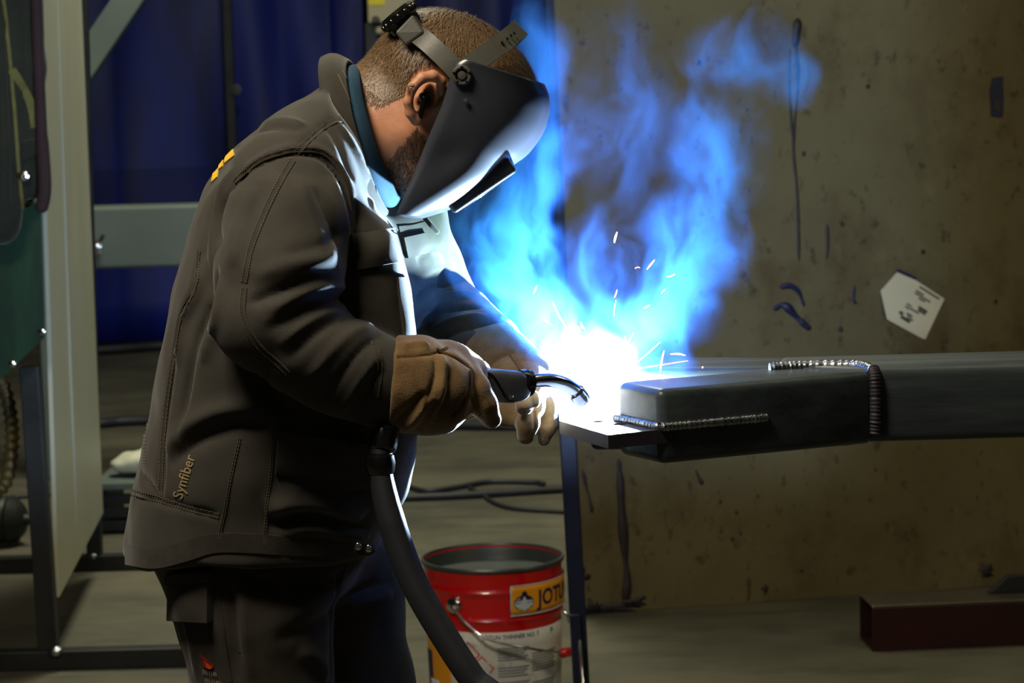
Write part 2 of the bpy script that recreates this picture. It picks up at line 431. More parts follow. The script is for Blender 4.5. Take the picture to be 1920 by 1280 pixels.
# ------------------------------------------------------------------ materials of the place
mat('cloth', (56, 53, 48), rough=0.85, var=0.16, vscale=14, bump=0.35, bscale=900, sheen=0.2, spec=0.25, bdist=0.0008, crease=0.22, cscale=16)
mat('cloth_seam', (52, 49, 44), rough=0.85, var=0.2, vscale=60, bump=0.3, bscale=900, sheen=0.2, spec=0.2)
mat('thread', (96, 86, 68), rough=0.8, var=0.15)
mat('trouser_cloth', (54, 49, 44), rough=0.88, var=0.2, vscale=10, bump=0.35, bscale=900, sheen=0.2, spec=0.25, bdist=0.0008, crease=0.2, cscale=14)
mat('suede', (128, 104, 68), col2=(88, 66, 44), rough=0.95, vscale=16, bump=0.6, bscale=420, sheen=0.5, spec=0.15, bdist=0.0012)
mat('suede_seam', (86, 64, 44), rough=0.95, var=0.25, vscale=40, bump=0.4, bscale=400, spec=0.1)
mat('skin', (196, 142, 108), col2=(176, 116, 86), rough=0.5, vscale=30, bump=0.15, bscale=600, sss=0.25)
mat('hair', (132, 104, 72), col2=(78, 58, 38), rough=0.5, vscale=320, spec=0.5)
mat('beard_hair', (70, 52, 40), rough=0.6, var=0.3, vscale=60)
mat('blue_cotton', (38, 66, 86), rough=0.9, var=0.15, vscale=20, bump=0.3, bscale=700, spec=0.2)
mat('black_plastic', (58, 58, 60), rough=0.38, var=0.15, vscale=20, bump=0.08, bscale=500)
mat('gloss_black', (14, 14, 15), rough=0.18, var=0.1, coat=0.3)
mat('band_plastic', (62, 62, 55), rough=0.5, var=0.12, vscale=30, bump=0.1, bscale=300)
mat('shell_plastic', (52, 54, 62), rough=0.30, var=0.08, vscale=10, bump=0.05, bscale=900, coat=0.15)
mat('lens_glass', (12, 18, 16), rough=0.08, var=0.05, coat=1.0)
mat('rubber', (30, 31, 38), rough=0.55, var=0.12, vscale=30, bump=0.06, bscale=300)
mat('chrome', (220, 220, 225), rough=0.16, metal=1.0, var=0.06, vscale=30, rvar=0.08)
mat('copper', (170, 120, 80), rough=0.3, metal=1.0, var=0.2, vscale=40)
mat('ochre_thread', (136, 118, 84), rough=0.8, var=0.1)
mat('yellow_print', (226, 182, 24), rough=0.7, var=0.1)
mat('boot_leather', (34, 30, 27), rough=0.55, var=0.2, vscale=20, bump=0.2, bscale=200)
mat('flame_red', (150, 26, 12), rough=0.7, var=0.15)
mat('flame_orange', (216, 84, 18), rough=0.7, var=0.15)
mat('grey_thread', (140, 134, 120), rough=0.8, var=0.1)

YAW = math.radians(-5)
SF = np.array([math.cos(YAW), -math.sin(YAW)]); SS = np.array([math.sin(YAW), math.cos(YAW)])   # his forward and his left, on the floor plan

# ------------------------------------------------------------------ person: head and neck
HP = math.radians(43)                                   # how far the head is bowed
E1 = np.array([math.cos(HP), 0, -math.sin(HP)]); E2 = np.array([0, 1.0, 0]); E3 = np.array([math.sin(HP), 0, math.cos(HP)])
HO = P(800, 192, 0.0)
RH = np.stack([E1, E2, E3], 1)
def H(x, y, z): return HO + E1 * x + E2 * y + E3 * z
def toH(p): return (np.asarray(p) - HO) @ RH
hf = Field(HO - np.array([0.24, 0.13, 0.26]), HO + np.array([0.22, 0.13, 0.15]), 0.0028)
hf.ell(H(0.030, 0, 0.048), (0.096, 0.075, 0.078), RH)
hf.ell(H(-0.018, 0, 0.040), (0.078, 0.073, 0.070), RH, k=0.03)
hf.ell(H(0.062, 0, 0.010), (0.045, 0.058, 0.060), RH, k=0.03)
hf.ell(H(0.042, 0, -0.050), (0.050, 0.052, 0.055), RH, k=0.03)
hf.cone(H(0.010, -0.050, -0.045), H(0.068, -0.020, -0.088), 0.020, 0.020, 0.02)
hf.cone(H(0.010, 0.050, -0.045), H(0.068, 0.020, -0.088), 0.020, 0.020, 0.02)
hf.ell(H(0.078, 0, -0.088), (0.022, 0.026, 0.020), RH, k=0.02)
FX = -0.014
hf.cone(H(0.118 + FX, 0, 0.012), H(0.132 + FX, 0, -0.028), 0.008, 0.013, 0.012)
for s in (-1, 1):
    hf.ell(H(0.128 + FX, 0.012 * s, -0.032), (0.010, 0.009, 0.008), RH, k=0.006)
    hf.ell(H(0.110 + FX, 0.033 * s, 0.008), (0.014, 0.018, 0.013), RH, k=0.010, cut=True)
    hf.cone(H(0.117 + FX, 0.014 * s, 0.026), H(0.104 + FX, 0.050 * s, 0.026), 0.008, 0.007, 0.010)
    hf.ell(H(0.080 + FX, 0.046 * s, -0.020), (0.020, 0.016, 0.016), RH, k=0.02)
hf.cone(H(0.112 + FX, -0.022, -0.058), H(0.112 + FX, 0.022, -0.058), 0.006, 0.006, 0.008)
hf.cone(H(0.110 + FX, -0.018, -0.068), H(0.110 + FX, 0.018, -0.068), 0.007, 0.007, 0.008)
hf.cone(H(0.120 + FX, -0.024, -0.063), H(0.120 + FX, 0.024, -0.063), 0.0025, 0.0025, 0.004, cut=True)
hf.chain([(P(786, 200, 0), 0.060), (P(720, 235, 0), 0.060), (P(655, 290, 0), 0.060)], 0.025)
hf.cone(P(724, 140, 0), P(676, 190, 0), 0.030, 0.036, 0.03)
EAR = [(829, 172), (828, 152), (812, 142), (792, 146), (774, 164), (766, 190), (770, 212), (781, 224), (793, 214), (802, 200)]
ear3 = [P(x, y, -0.088) for x, y in EAR]
rad = [0.0045, 0.0060, 0.0068, 0.0068, 0.0062, 0.0058, 0.0062, 0.0075, 0.0060, 0.0040]
yo = [0.004, -0.003, -0.010, -0.015, -0.018, -0.017, -0.012, -0.005, 0.002, 0.006]
for s in (1, -1):
    pts = []
    for p, r, dy in zip(ear3, rad, yo):
        q = toH(p); q = np.array([q[0], (q[1] + dy) * s, q[2]]); pts.append((H(*q), r))
    hf.chain(pts, 0.004)
    c = toH(P(797, 184, -0.078)); c[1] *= s
    hf.ell(H(*c), (0.017, 0.008, 0.026), RH, k=0.008)
    a = toH(P(802, 160, -0.086)); b = toH(P(786, 186, -0.088)); e = toH(P(792, 206, -0.086)); t = toH(P(812, 188, -0.083))
    for q in (a, b, e, t): q[1] *= s
    hf.chain([(H(*a), 0.0045), (H(*b), 0.0045), (H(*e), 0.005)], 0.005)
    hf.cone(H(*t), H(t[0] + 0.004, t[1], t[2] - 0.008), 0.005, 0.005, 0.005)
    c = toH(P(803, 186, -0.090)); c[1] *= s
    hf.ell(H(*c), (0.0085, 0.012, 0.012), RH, k=0.005, cut=True)
HV, HF = hf.mesh(1)
person = link('person', fmesh('person', HV, HF), 'skin')
tag(person, 'welder in dark brown work clothes leaning over the bright arc with face behind a helmet', 'person')
HB = bvh_of(HV, HF)
for s in (-1, 1):
    lathe('eye', H(0.086, 0.033 * s, 0.008), E1, [(0.0005, 0.0118), (0.005, 0.0108), (0.009, 0.0070), (0.0115, 0.0), (0.009, -0.006), (0.001, -0.011)], 'grey_thread', person, 16)

# hair: short slivers rooted in the scalp, over a close cap
EARL = np.array([toH(p) for p in ear3[1:]])
def scalp_mask(L):
    x, y, z = L[:, 0], L[:, 1], L[:, 2]
    side = np.where(x > 0.03, 0.030 + (x - 0.03) * 0.75, np.where(x > -0.012, 0.030, np.where(x > -0.040, 0.030 - (-0.012 - x) * 2.6, -0.045)))
    ed, _ = polydist(np.abs(L * np.array([0, 1, 0])) * np.array([0, -1, 0]) + L * np.array([1, 0, 1]), EARL)
    return (z > side) & (x < 0.122) & (ed > 0.024)
HL = toH(HV); HN = vnormals(HV, HF)
def strands(name, m, pick, count, length, width, flow, lift, parent, jitter=0.5):
    fc = HV[HF].mean(1); lc = toH(fc); ok = np.nonzero(pick(lc))[0]
    e1 = HV[HF[:, 1]] - HV[HF[:, 0]]; e2 = HV[HF[:, 3]] - HV[HF[:, 0]]
    ar = np.linalg.norm(np.cross(e1, e2), axis=1)[ok]; ch = RNG.choice(ok, count, p=ar / ar.sum())
    uv = RNG.random((count, 2)); root = HV[HF[ch, 0]] + e1[ch] * uv[:, :1] + e2[ch] * uv[:, 1:]
    n = HN[HF[ch, 0]]; f = flow(toH(root)) @ RH.T; f = f - n * (f * n).sum(1)[:, None]
    f /= np.maximum(np.linalg.norm(f, axis=1), 1e-6)[:, None]
    d = f + n * lift + RNG.normal(0, jitter * 0.35, (count, 3)); d /= np.linalg.norm(d, axis=1)[:, None]
    ln = length(toH(root)) * (0.6 + 0.8 * RNG.random(count)); sd = np.cross(d, n); sd /= np.maximum(np.linalg.norm(sd, axis=1), 1e-6)[:, None]
    mid = root + d * (ln * 0.55)[:, None] + n * (ln * 0.05)[:, None]; tip = root + d * ln[:, None] - n * (ln * 0.18)[:, None]
    V = np.stack([root - sd * width - n * 0.001, root + sd * width - n * 0.001, mid + sd * width * 0.8, mid - sd * width * 0.8, tip], 1).reshape(-1, 3)
    k = np.arange(count) * 5
    F = [(a, a + 1, a + 2, a + 3) for a in k] + [(a + 3, a + 2, a + 4) for a in k]
    o = mk(name, V, F, m, parent); o['kind'] = 'stuff'
    return o
def flow_scalp(L):
    w = np.array([-0.005, 0.0, 0.125]); d = L - w; d[:, 0] += 0.02; return d + np.array([0.03, 0, -0.02])
strands('hair', 'hair', scalp_mask, 52000, lambda L: np.clip(0.006 + (L[:, 2] + 0.03) * 0.09, 0.005, 0.0135), 0.00034, flow_scalp, 0.24, person, 0.4)
fm = scalp_mask(toH(HV[HF].mean(1)) - np.array([0, 0, 0.010]))
CF = HF[fm]; used = np.unique(CF); mp = -np.ones(len(HV), int); mp[used] = np.arange(len(used))
capV = HV[used] + HN[used] * 0.0012
mk('hair_cap', capV, mp[CF], 'hair', person)
strands('beard', 'beard_hair', lambda L: (L[:, 2] < -0.028) & (L[:, 2] > -0.115) & (L[:, 0] > 0.012) & (L[:, 0] < 0.115) & ~((np.abs(L[:, 1]) < 0.024) & (L[:, 2] > -0.072) & (L[:, 0] > 0.08)),
        9000, lambda L: 0.006 + 0 * L[:, 0], 0.00035, lambda L: np.tile(np.array([0.3, 0, -1.0]), (len(L), 1)), 0.5, person)
strands('eyebrow', 'beard_hair', lambda L: (np.abs(L[:, 2] - 0.031) < 0.005) & (np.abs(L[:, 1]) > 0.012) & (np.abs(L[:, 1]) < 0.05) & (L[:, 0] > 0.08),
        500, lambda L: 0.007 + 0 * L[:, 0], 0.0004, lambda L: np.stack([0 * L[:, 0], np.sign(L[:, 1]), 0 * L[:, 0]], 1), 0.4, person)

# ------------------------------------------------------------------ jacket
ROWS = np.array([[140, 630, 636, .045], [158, 608, 630, .075], [180, 575, 626, .105], [215, 520, 620, .148], [275, 436, 632, .188], [340, 390, 664, .206], [420, 360, 732, .216],
                 [530, 331, 766, .222], [650, 305, 778, .222], [750, 290, 782, .218], [850, 268, 780, .214], [920, 251, 766, .206], [1000, 241, 718, .204], [1075, 238, 698, .200]], float)
rz = []; rc = []; ra = []; rb = []
for y, xb, xf, b in ROWS:
    pb = P(xb, y, 0); pf = P(xf, y, 0); rz.append((pb[2] + pf[2]) / 2); rc.append((pb[0] + pf[0]) / 2)
    half = (pf[0] - pb[0]) / 2; ra.append(math.sqrt(max(half ** 2 - (b * math.sin(YAW)) ** 2, (0.62 * half) ** 2)) / math.cos(YAW)); rb.append(b)
rz = np.array(rz)[::-1]; rc = np.array(rc)[::-1]; ra = np.array(ra)[::-1]; rb = np.array(rb)[::-1]
zz = np.linspace(rz[0], rz[-1], 400)
def sm(v):
    w = np.interp(zz, rz, v); k = np.hanning(23); k /= k.sum(); return np.convolve(np.pad(w, 11, mode='edge'), k, 'valid')
Cz, Az, Bz = sm(rc), sm(ra), sm(rb)
jf = Field((-0.56, -0.40, 0.80), (0.06, 0.40, 1.52), 0.0042)
X, Y, Z = jf.ax[0][:, None, None], jf.ax[1][None, :, None], jf.ax[2]
cz = np.interp(Z, zz, Cz)[None, None, :]; az = np.interp(Z, zz, Az)[None, None, :]; bz = np.interp(Z, zz, Bz)[None, None, :]
Yt = Y + 0.02
U = (X - cz) * SF[0] + Yt * SF[1]; W = (X - cz) * SS[0] + Yt * SS[1]
def sq(n): return (np.abs(U / az) ** n + np.abs(W / bz) ** n) ** (1 / n)
wq = np.clip(0.5 + W / 0.08, 0, 1) + np.clip(0.5 - U / 0.08, 0, 1); wq = np.clip(wq + np.clip((1.045 - Z[None, None, :]) / 0.08, 0, 1), 0, 1)      # the near front corner is the square, zipped edge
q = sq(7.0) * (1 - wq) + sq(2.7) * wq
jf.v = ((q - 1) * np.minimum(az, bz) * 0.85).astype(np.float32)
ztop = P(650, 150, 0)[2]
jf.v = np.maximum(jf.v, (Z[None, None, :] - ztop).astype(np.float32))
R_ARM = [(P(578, 312, -0.130), 0.070), (P(550, 345, -0.185), 0.069), (P(537, 420, -0.232), 0.074), (P(525, 510, -0.260), 0.076), (P(510, 590, -0.274), 0.070), (P(560, 640, -0.274), 0.062), (P(630, 682, -0.262), 0.060), (P(715, 716, -0.243), 0.054)]
L_ARM = [(P(690, 330, 0.150), 0.080), (P(735, 420, 0.205), 0.074), (P(775, 510, 0.250), 0.068), (P(802, 570, 0.255), 0.066), (P(845, 610, 0.200), 0.060), (P(908, 652, 0.110), 0.052)]
jf.chain(R_ARM[:2], 0.030); jf.chain(R_ARM[1:3], 0.014); jf.chain(R_ARM[2:], 0.006); jf.chain(L_ARM[:2], 0.028); jf.chain(L_ARM[1:], 0.010)
jf.ell(P(742, 462, 0.12), (0.062, 0.095, 0.115), k=0.04)
# hem: the jacket hangs lower at the back
hx = np.array([P(x, 1050, 0)[0] for x in (225, 290, 350, 405, 500, 690, 740)]); hz = np.array([P(x, y, -0.12)[2] for x, y in ((225, 1048), (290, 1060), (350, 1046), (405, 1032), (500, 1036), (690, 1040), (740, 1036))])
zh = np.interp(jf.ax[0], hx, hz)[:, None, None]
jf.v = -smin(-jf.v, (-(zh - Z[None, None, :])).astype(np.float32), 0.006)
JV, JF = jf.mesh(2)
specs = [
    # inside of the elbow and forearm
    ([(648, 522), (600, 516), (555, 534), (500, 556), (462, 570)], 0.0068, -0.0068),
    ([(656, 540), (606, 538), (556, 556), (505, 584)], 0.0059, 0.0047),
    ([(654, 558), (610, 562), (556, 588), (500, 622)], 0.0064, -0.0061),
    ([(664, 572), (615, 584), (566, 612), (520, 650)], 0.0059, 0.0040),
    ([(684, 588), (636, 598), (585, 630), (535, 676)], 0.0064, -0.0054),
    ([(700, 606), (660, 624), (616, 664), (575, 716)], 0.0068, 0.0040),
    ([(716, 628), (676, 658), (640, 706), (606, 752)], 0.0055, -0.0054),
    ([(712, 660), (690, 690), (664, 730), (640, 772)], 0.0055, 0.0043),
    ([(716, 690), (700, 720), (684, 755), (668, 790)], 0.0043, -0.0047),
    ([(640, 470), (600, 486), (540, 496), (470, 520)], 0.0093, 0.0036),
    ([(650, 430), (600, 460), (530, 478)], 0.0076, -0.0029),
    # upper arm
    ([(588, 350), (612, 400), (634, 450), (646, 505)], .0080, -.0055),
    ([(566, 330), (580, 400), (610, 470)], .0100, .0040),
    ([(620, 330), (642, 390), (652, 450)], .0080, .0040),
    ([(470, 350), (448, 420), (436, 500)], .0110, .0040),
    ([(495, 340), (470, 420), (460, 500)], .0100, -.0030),
    # armhole, back and yoke
    ([(436, 360), (446, 335), (486, 308), (530, 292), (556, 288), (600, 292), (630, 318), (648, 356), (656, 396), (660, 440)], .0045, -.0070),
    ([(430, 372), (440, 340), (484, 300), (530, 283), (556, 279), (602, 282), (636, 310), (656, 350), (664, 396)], .0070, .0040),
    ([(556, 284), (585, 254), (615, 230), (650, 218)], .0040, -.0030),
    ([(432, 285), (462, 258), (500, 240), (535, 238), (566, 246)], .0050, -.0075),
    ([(425, 276), (458, 248), (500, 230), (540, 229), (568, 238)], .0080, .0055),
    ([(412, 470), (414, 400), (432, 350), (462, 320)], .0070, -.0090),
    ([(400, 520), (398, 440), (412, 360), (440, 312)], .0080, .0050),
    ([(380, 520), (388, 430), (410, 345)], .0060, -.0050),
    # front of the shoulder
    ([(628, 225), (660, 275), (684, 330), (700, 395)], .0070, .0060),
    ([(612, 232), (640, 280), (664, 340)], .0080, -.0050),
    ([(664, 370), (672, 410), (668, 450)], .0060, -.0040),
    # back panel and side
    ([(374, 470), (366, 535), (338, 595), (324, 680), (310, 780), (303, 870), (302, 935)], .0040, -0.0096),
    ([(382, 480), (374, 545), (346, 605), (332, 690)], .0070, 0.0080),
    ([(410, 500), (398, 565), (368, 640), (350, 720), (332, 825)], .0050, -0.0080),
    ([(420, 520), (404, 600), (378, 680)], .0090, 0.0064),
    ([(310, 850), (350, 800), (420, 770), (500, 760)], .0120, 0.0080),
    ([(316, 870), (360, 830), (430, 800), (520, 800)], .0120, -0.0096),
    ([(480, 700), (520, 750), (580, 790), (660, 815)], .0120, -0.0128),
    ([(540, 770), (600, 800), (650, 825), (690, 850)], .0100, 0.0096),
    # belly and hem
    ([(500, 956), (550, 944), (610, 946), (680, 972)], .0120, .0130),
    ([(500, 984), (560, 968), (620, 974), (690, 996)], .0070, -.0100),
    ([(520, 1000), (580, 990), (650, 1000), (690, 1012)], .0090, .0080),
    ([(240, 932), (300, 940), (360, 955), (412, 968)], .0040, -.0050),
    ([(246, 860), (275, 900), (300, 930)], .0060, -.0050),
    ([(520, 880), (560, 905), (640, 912)], .0100, -.0050),
    ([(560, 925), (640, 930), (700, 915)], .0080, -.0050),
    # far sleeve
    ([(780, 560), (830, 530), (870, 520)], .0060, -.0110), ([(785, 585), (840, 555), (895, 552)], .0060, .0060),
    ([(790, 605), (845, 578), (905, 575)], .0055, -.0075), ([(800, 625), (850, 600), (915, 594)], .0055, .0055),
    ([(815, 645), (860, 618), (925, 614)], .0055, -.0070), ([(780, 520), (820, 500), (856, 498)], .0060, .0060),
    ([(780, 490), (810, 470), (840, 470)], .0060, -.0070),
]
JV = folds(JV, JF, specs)
# soft wear all over: the cloth is never quite flat
JN = vnormals(JV, JF)
dn = np.array([noise.noise(Vector(v) * 17.0) * 0.0022 + noise.noise(Vector((v[0] * 30, v[1] * 30, v[2] * 22)) + Vector((5, 3, 1))) * 0.0013 for v in JV])
JV = JV + JN * dn[:, None]; JV = lap(JV, JF, 0.25)
jacket = link('jacket', fmesh('jacket', JV, JF), 'cloth', person)
jacket['label'] = 'dark brown flame-resistant work jacket with folded sleeves'
JB = bvh_of(JV, JF)
# seams with their double stitching
SEAMS = [
    ([(556, 286), (586, 256), (616, 232), (652, 220)], .0055), ([(548, 300), (520, 350), (492, 410), (470, 470), (458, 530)], .0055),
    ([(458, 540), (456, 590), (478, 640), (520, 680), (540, 700)], .0050), ([(374, 470), (366, 535), (338, 595), (324, 680), (310, 780), (303, 870), (302, 930)], .0035),
    ([(248, 922), (300, 936), (360, 954), (412, 966)], .0055), ([(440, 340), (484, 302), (530, 285), (556, 281), (602, 284), (634, 312), (654, 352), (662, 396)], .0040),
    ([(276, 780), (272, 860), (286, 905), (300, 925)], .0022), ([(512, 815), (508, 880), (500, 950), (496, 1020)], .0022), ([(450, 820), (432, 900), (420, 965), (410, 1010)], .0022),
    ([(700, 640), (712, 690), (704, 745)], .0050),
]
for pl, hw in SEAMS:
    ribbon_on('seam', JB, pl, hw * 0.8, 0.0006, 'cloth_seam', jacket)
    pl = np.array(pl, float); d = np.gradient(spline(pl, 6), axis=0); nn = np.stack([-d[:, 1], d[:, 0]], 1); nn /= np.linalg.norm(nn, axis=1)[:, None]
    mbv = MB()
    for s in (-1, 1):
        line = spline(pl, 6) + nn * s * (hw * 0.55 * 1520)
        p3, n3 = on_surf(JB, line[::1], 2)
        for i in range(0, len(p3) - 1):
            a, b = p3[i], p3[i] + (p3[i + 1] - p3[i]) * 0.6
            if np.linalg.norm(b - a) > 0.03: continue
            n = n3[i]; w = np.cross(n, b - a); w /= max(np.linalg.norm(w), 1e-9); w *= 0.00035
            o1 = n * 0.0009; o2 = n * 0.0016
            mbv.add([a - w + o1, b - w + o1, b + w + o1, a + w + o1, a - w + o2, b - w + o2, b + w + o2, a + w + o2], [(4, 5, 6, 7), (0, 1, 5, 4), (2, 3, 7, 6), (1, 2, 6, 5), (3, 0, 4, 7)])
    mbv.build('stitching', 'thread', jacket)['kind'] = 'stuff'
# hem band
hb = []
for x, y in ((236, 1040), (290, 1047), (345, 1034), (400, 1018), (470, 1018), (560, 1024), (680, 1026)): hb.append((x, y))
ribbon_on('hem_band', JB, hb, 0.012, 0.0016, 'cloth_seam', jacket, n=8)
patch_on('pocket_flap', JB, [(656, 440), (738, 428), (746, 492), (662, 508)], 0.006, 'cloth', jacket, bulge=0.006).data
patch_on('hip_pocket', JB, [(522, 812), (700, 838), (706, 905), (516, 888)], 0.004, 'cloth', jacket, bulge=0.004)
patch_on('hip_pocket_flap', JB, [(520, 806), (704, 834), (704, 852), (519, 824)], 0.005, 'cloth', jacket)
patch_on('pocket_flap', JB, [(752, 446), (796, 436), (806, 472), (760, 484)], 0.005, 'cloth', jacket)
ribbon_on('seam', JB, [(748, 430), (775, 427), (800, 420)], 0.004, 0.001, 'cloth_seam', jacket)
tube('draw_cord', spline(np.array([P(796, 408, 0.03), P(806, 420, 0.025), P(822, 437, 0.03)]), 5), 0.003, 'cloth_seam', jacket, 8)
patch_on('front_placket', JB, [(742, 520), (760, 520), (776, 640), (756, 640)], 0.004, 'cloth', jacket)
# waist tab with press studs
slab('waist_tab', [P(664, 1012, -0.21), P(700, 1020, -0.215), P(704, 1034, -0.215), P(690, 1042, -0.21), P(664, 1036, -0.205)], 0.004, 'cloth_seam', jacket, 0.001)
for x, y, yy in ((672, 1024, -0.214), (692, 1028, -0.219)):
    lathe('press_stud', P(x, y, yy), (0, -1, 0.1), [(0.0045, -0.001), (0.0045, 0.002), (0.003, 0.003), (0.0005, 0.003)], 'chrome', jacket, 14)
# collar: an upright band around the neck, tilted with it
def ring(c, c2, rx, ry, ph): 
    ax = np.array(c2, float)
    return np.array(c) + ax * rx * math.cos(ph) + np.array([SS[0] * 0.3, 1.0, 0]) * ry * math.sin(ph)
def collar(name, base_c, top_c, up_dir, r0, r1, y0, y1, th, m, parent, gap, roll=0.006, nseg=72):
    u = np.array(up_dir, float); u /= np.linalg.norm(u); V = []; F = []; ns = 7
    prof = []
    for i in range(ns + 1): prof.append((i / ns, 0.0))
    prof.append((1.05, -0.5))
    for i in range(ns, -1, -1): prof.append((i / ns, -1.0))
    np_ = len(prof); phs = np.linspace(math.pi - gap, -math.pi + gap, nseg)     # the front, open, is at ph = pi
    for ph in phs:
        for t, o in prof:
            c = np.array(base_c) * (1 - t) + np.array(top_c) * t
            bl = math.sin(t * math.pi) * roll
            V.append(c + u * (r0 + (r1 - r0) * t + o * th + bl) * math.cos(ph) + np.array([0.08, 1.0, 0]) * (y0 + (y1 - y0) * t + o * th + bl) * math.sin(ph))
    for i in range(nseg - 1):
        for k in range(np_):
            k2 = (k + 1) % np_; F.append((i * np_ + k, i * np_ + k2, (i + 1) * np_ + k2, (i + 1) * np_ + k))
    F.append(tuple(range(np_))); F.append(tuple((nseg - 1) * np_ + k for k in range(np_ - 1, -1, -1)))
    o = mk(name, V, F, m, parent)
    bm = bmesh.new(); bm.from_mesh(o.data); bmesh.ops.recalc_face_normals(bm, faces=bm.faces); bm.to_mesh(o.data); bm.free()
    return o
cu = P(655, 115, 0) - P(738, 405, 0)
co = collar('collar', P(650, 262, 0), P(694, 258, 0), cu, 0.110, 0.104, 0.128, 0.112, 0.006, 'cloth', jacket, 0.30)
collar('undershirt', P(688, 262, 0), P(714, 246, 0), P(672, 118, 0) - P(742, 345, 0), 0.090, 0.086, 0.100, 0.086, 0.005, 'blue_cotton', person, 0.05)
cb = bvh_of(*(lambda me: ([v.co[:] for v in me.vertices], [tuple(p.vertices) for p in me.polygons]))(co.data))
for pl in ([(634, 140), (652, 180), (672, 236), (690, 300), (706, 360)], [(643, 132), (662, 175), (682, 232), (700, 300)]):
    ribbon_on('seam', cb, pl, 0.0009, 0.0008, 'thread', jacket)
# lettering on the jacket
V, F = text_mesh('Synfiber', 1.0, 0.012)
w = V[:, 0].max(); sc = 84 / w
up_ = np.array([0.30, -0.954]); sd_ = np.array([-0.954, -0.30])
print_on('lettering', JB, V, F, (342, 936), up_ * sc, sd_ * 27, 'ochre_thread', jacket)['label'] = 'ochre embroidered word Synfiber'
# the yellow back print, seen past the edge of the back
for quad in ([(422, 290), (436, 274), (440, 292), (422, 306)], [(412, 306), (419, 300), (418, 312), (410, 318)], [(400, 326), (410, 316), (408, 332), (397, 342)]):
    patch_on('back_print', JB, quad, 0.0012, 'yellow_print', jacket, 6, 6)

# ------------------------------------------------------------------ trousers and boots
tf = Field((-0.56, -0.24, 0.07), (-0.02, 0.26, 1.02), 0.0055)
tf.ell((-0.335, 0.0, 0.90), (0.150, 0.185, 0.14), k=0.02)
RL = [(P(452, 1040, -0.10), 0.098), (P(478, 1150, -0.105), 0.094), (P(492, 1280, -0.105), 0.083), ((-0.300, -0.105, 0.47), 0.070), ((-0.315, -0.105, 0.30), 0.068), ((-0.345, -0.105, 0.09), 0.060)]
LL = [(P(600, 1030, 0.09), 0.100), (P(640, 1120, 0.10), 0.078), (P(668, 1280, 0.10), 0.072), ((-0.190, 0.10, 0.47), 0.068), ((-0.195, 0.10, 0.30), 0.066), ((-0.215, 0.10, 0.09), 0.060)]
tf.chain(RL, 0.03); tf.chain(LL, 0.03)
TV, TF = tf.mesh(2)
tspec = [
    ([(400, 1050), (430, 1110), (440, 1200), (450, 1275)], .0060, -.0070), ([(412, 1050), (446, 1110), (456, 1200), (470, 1275)], .0080, .0050),
    ([(640, 1080), (600, 1095), (540, 1100), (470, 1100)], .0100, -.0040), ([(648, 1100), (600, 1130), (540, 1150)], .0120, .0050), ([(640, 1130), (590, 1170), (520, 1200)], .0120, -.0050),
    ([(640, 1070), (628, 1120), (624, 1180), (620, 1275)], .0060, -.0060), ([(735, 1090), (700, 1100), (650, 1112)], .0070, -.0060), ([(735, 1110), (690, 1125), (650, 1140)], .0090, .0050),
    ([(560, 1220), (600, 1240), (610, 1275)], .0120, .0060), ([(340, 1120), (352, 1180), (370, 1270)], .0060, .0040),
    ([(440, 1060), (470, 1085), (520, 1090)], .0060, -.0060),
]
TV = folds(TV, TF, tspec); TN = vnormals(TV, TF)
TV = TV + TN * np.array([noise.noise(Vector((v[0] * 16, v[1] * 16, v[2] * 11))) * 0.003 + noise.noise(Vector(v) * 34) * 0.0012 for v in TV])[:, None]
trousers = link('trousers', fmesh('trousers', TV, TF), 'trouser_cloth', person); trousers['label'] = 'dark work trousers with a cargo pocket'
TB = bvh_of(TV, TF)
patch_on('cargo_pocket', TB, [(326, 1085), (400, 1078), (400, 1164), (324, 1160)], 0.012, 'trouser_cloth', trousers, bulge=0.004)
patch_on('cargo_pocket_flap', TB, [(322, 1072), (402, 1066), (403, 1084), (322, 1090)], 0.016, 'trouser_cloth', trousers)
for pl in ([(402, 1085), (414, 1150), (424, 1220), (434, 1278)], [(416, 1050), (426, 1080), (440, 1098)], [(648, 1060), (640, 1090), (630, 1105)]):
    ribbon_on('seam', TB, pl, 0.0018, 0.0012, 'cloth_seam', trousers)
fl = [(-.42, .62), (-.30, .1), (-.34, -.3), (-.14, -.52), (.16, -.54), (.40, -.32), (.42, 0), (.22, -.02), (.12, .2), (-.1, .3)]
V = np.array([(0, -.1, 0)] + [(a, b, 0) for a, b in fl]); F = [(0, i + 1, (i + 1) % len(fl) + 1) for i in range(len(fl))]
print_on('flame_emblem', TB, V, F, (389, 1240), (26, 4), (-6, -26), 'flame_red', trousers)
print_on('flame_emblem', TB, V * 0.5, F, (392, 1246), (26, 4), (-6, -26), 'flame_orange', trousers, 0.002)
for body, o in (('EN 1149', (381, 1263)), ('EN 61482', (386, 1279))):
    V, F = text_mesh(body, 1.0, 0.01)
    print_on('lettering', TB, V, F, o, (7.6, 1.6), (-2.0, -13.0), 'grey_thread', trousers)
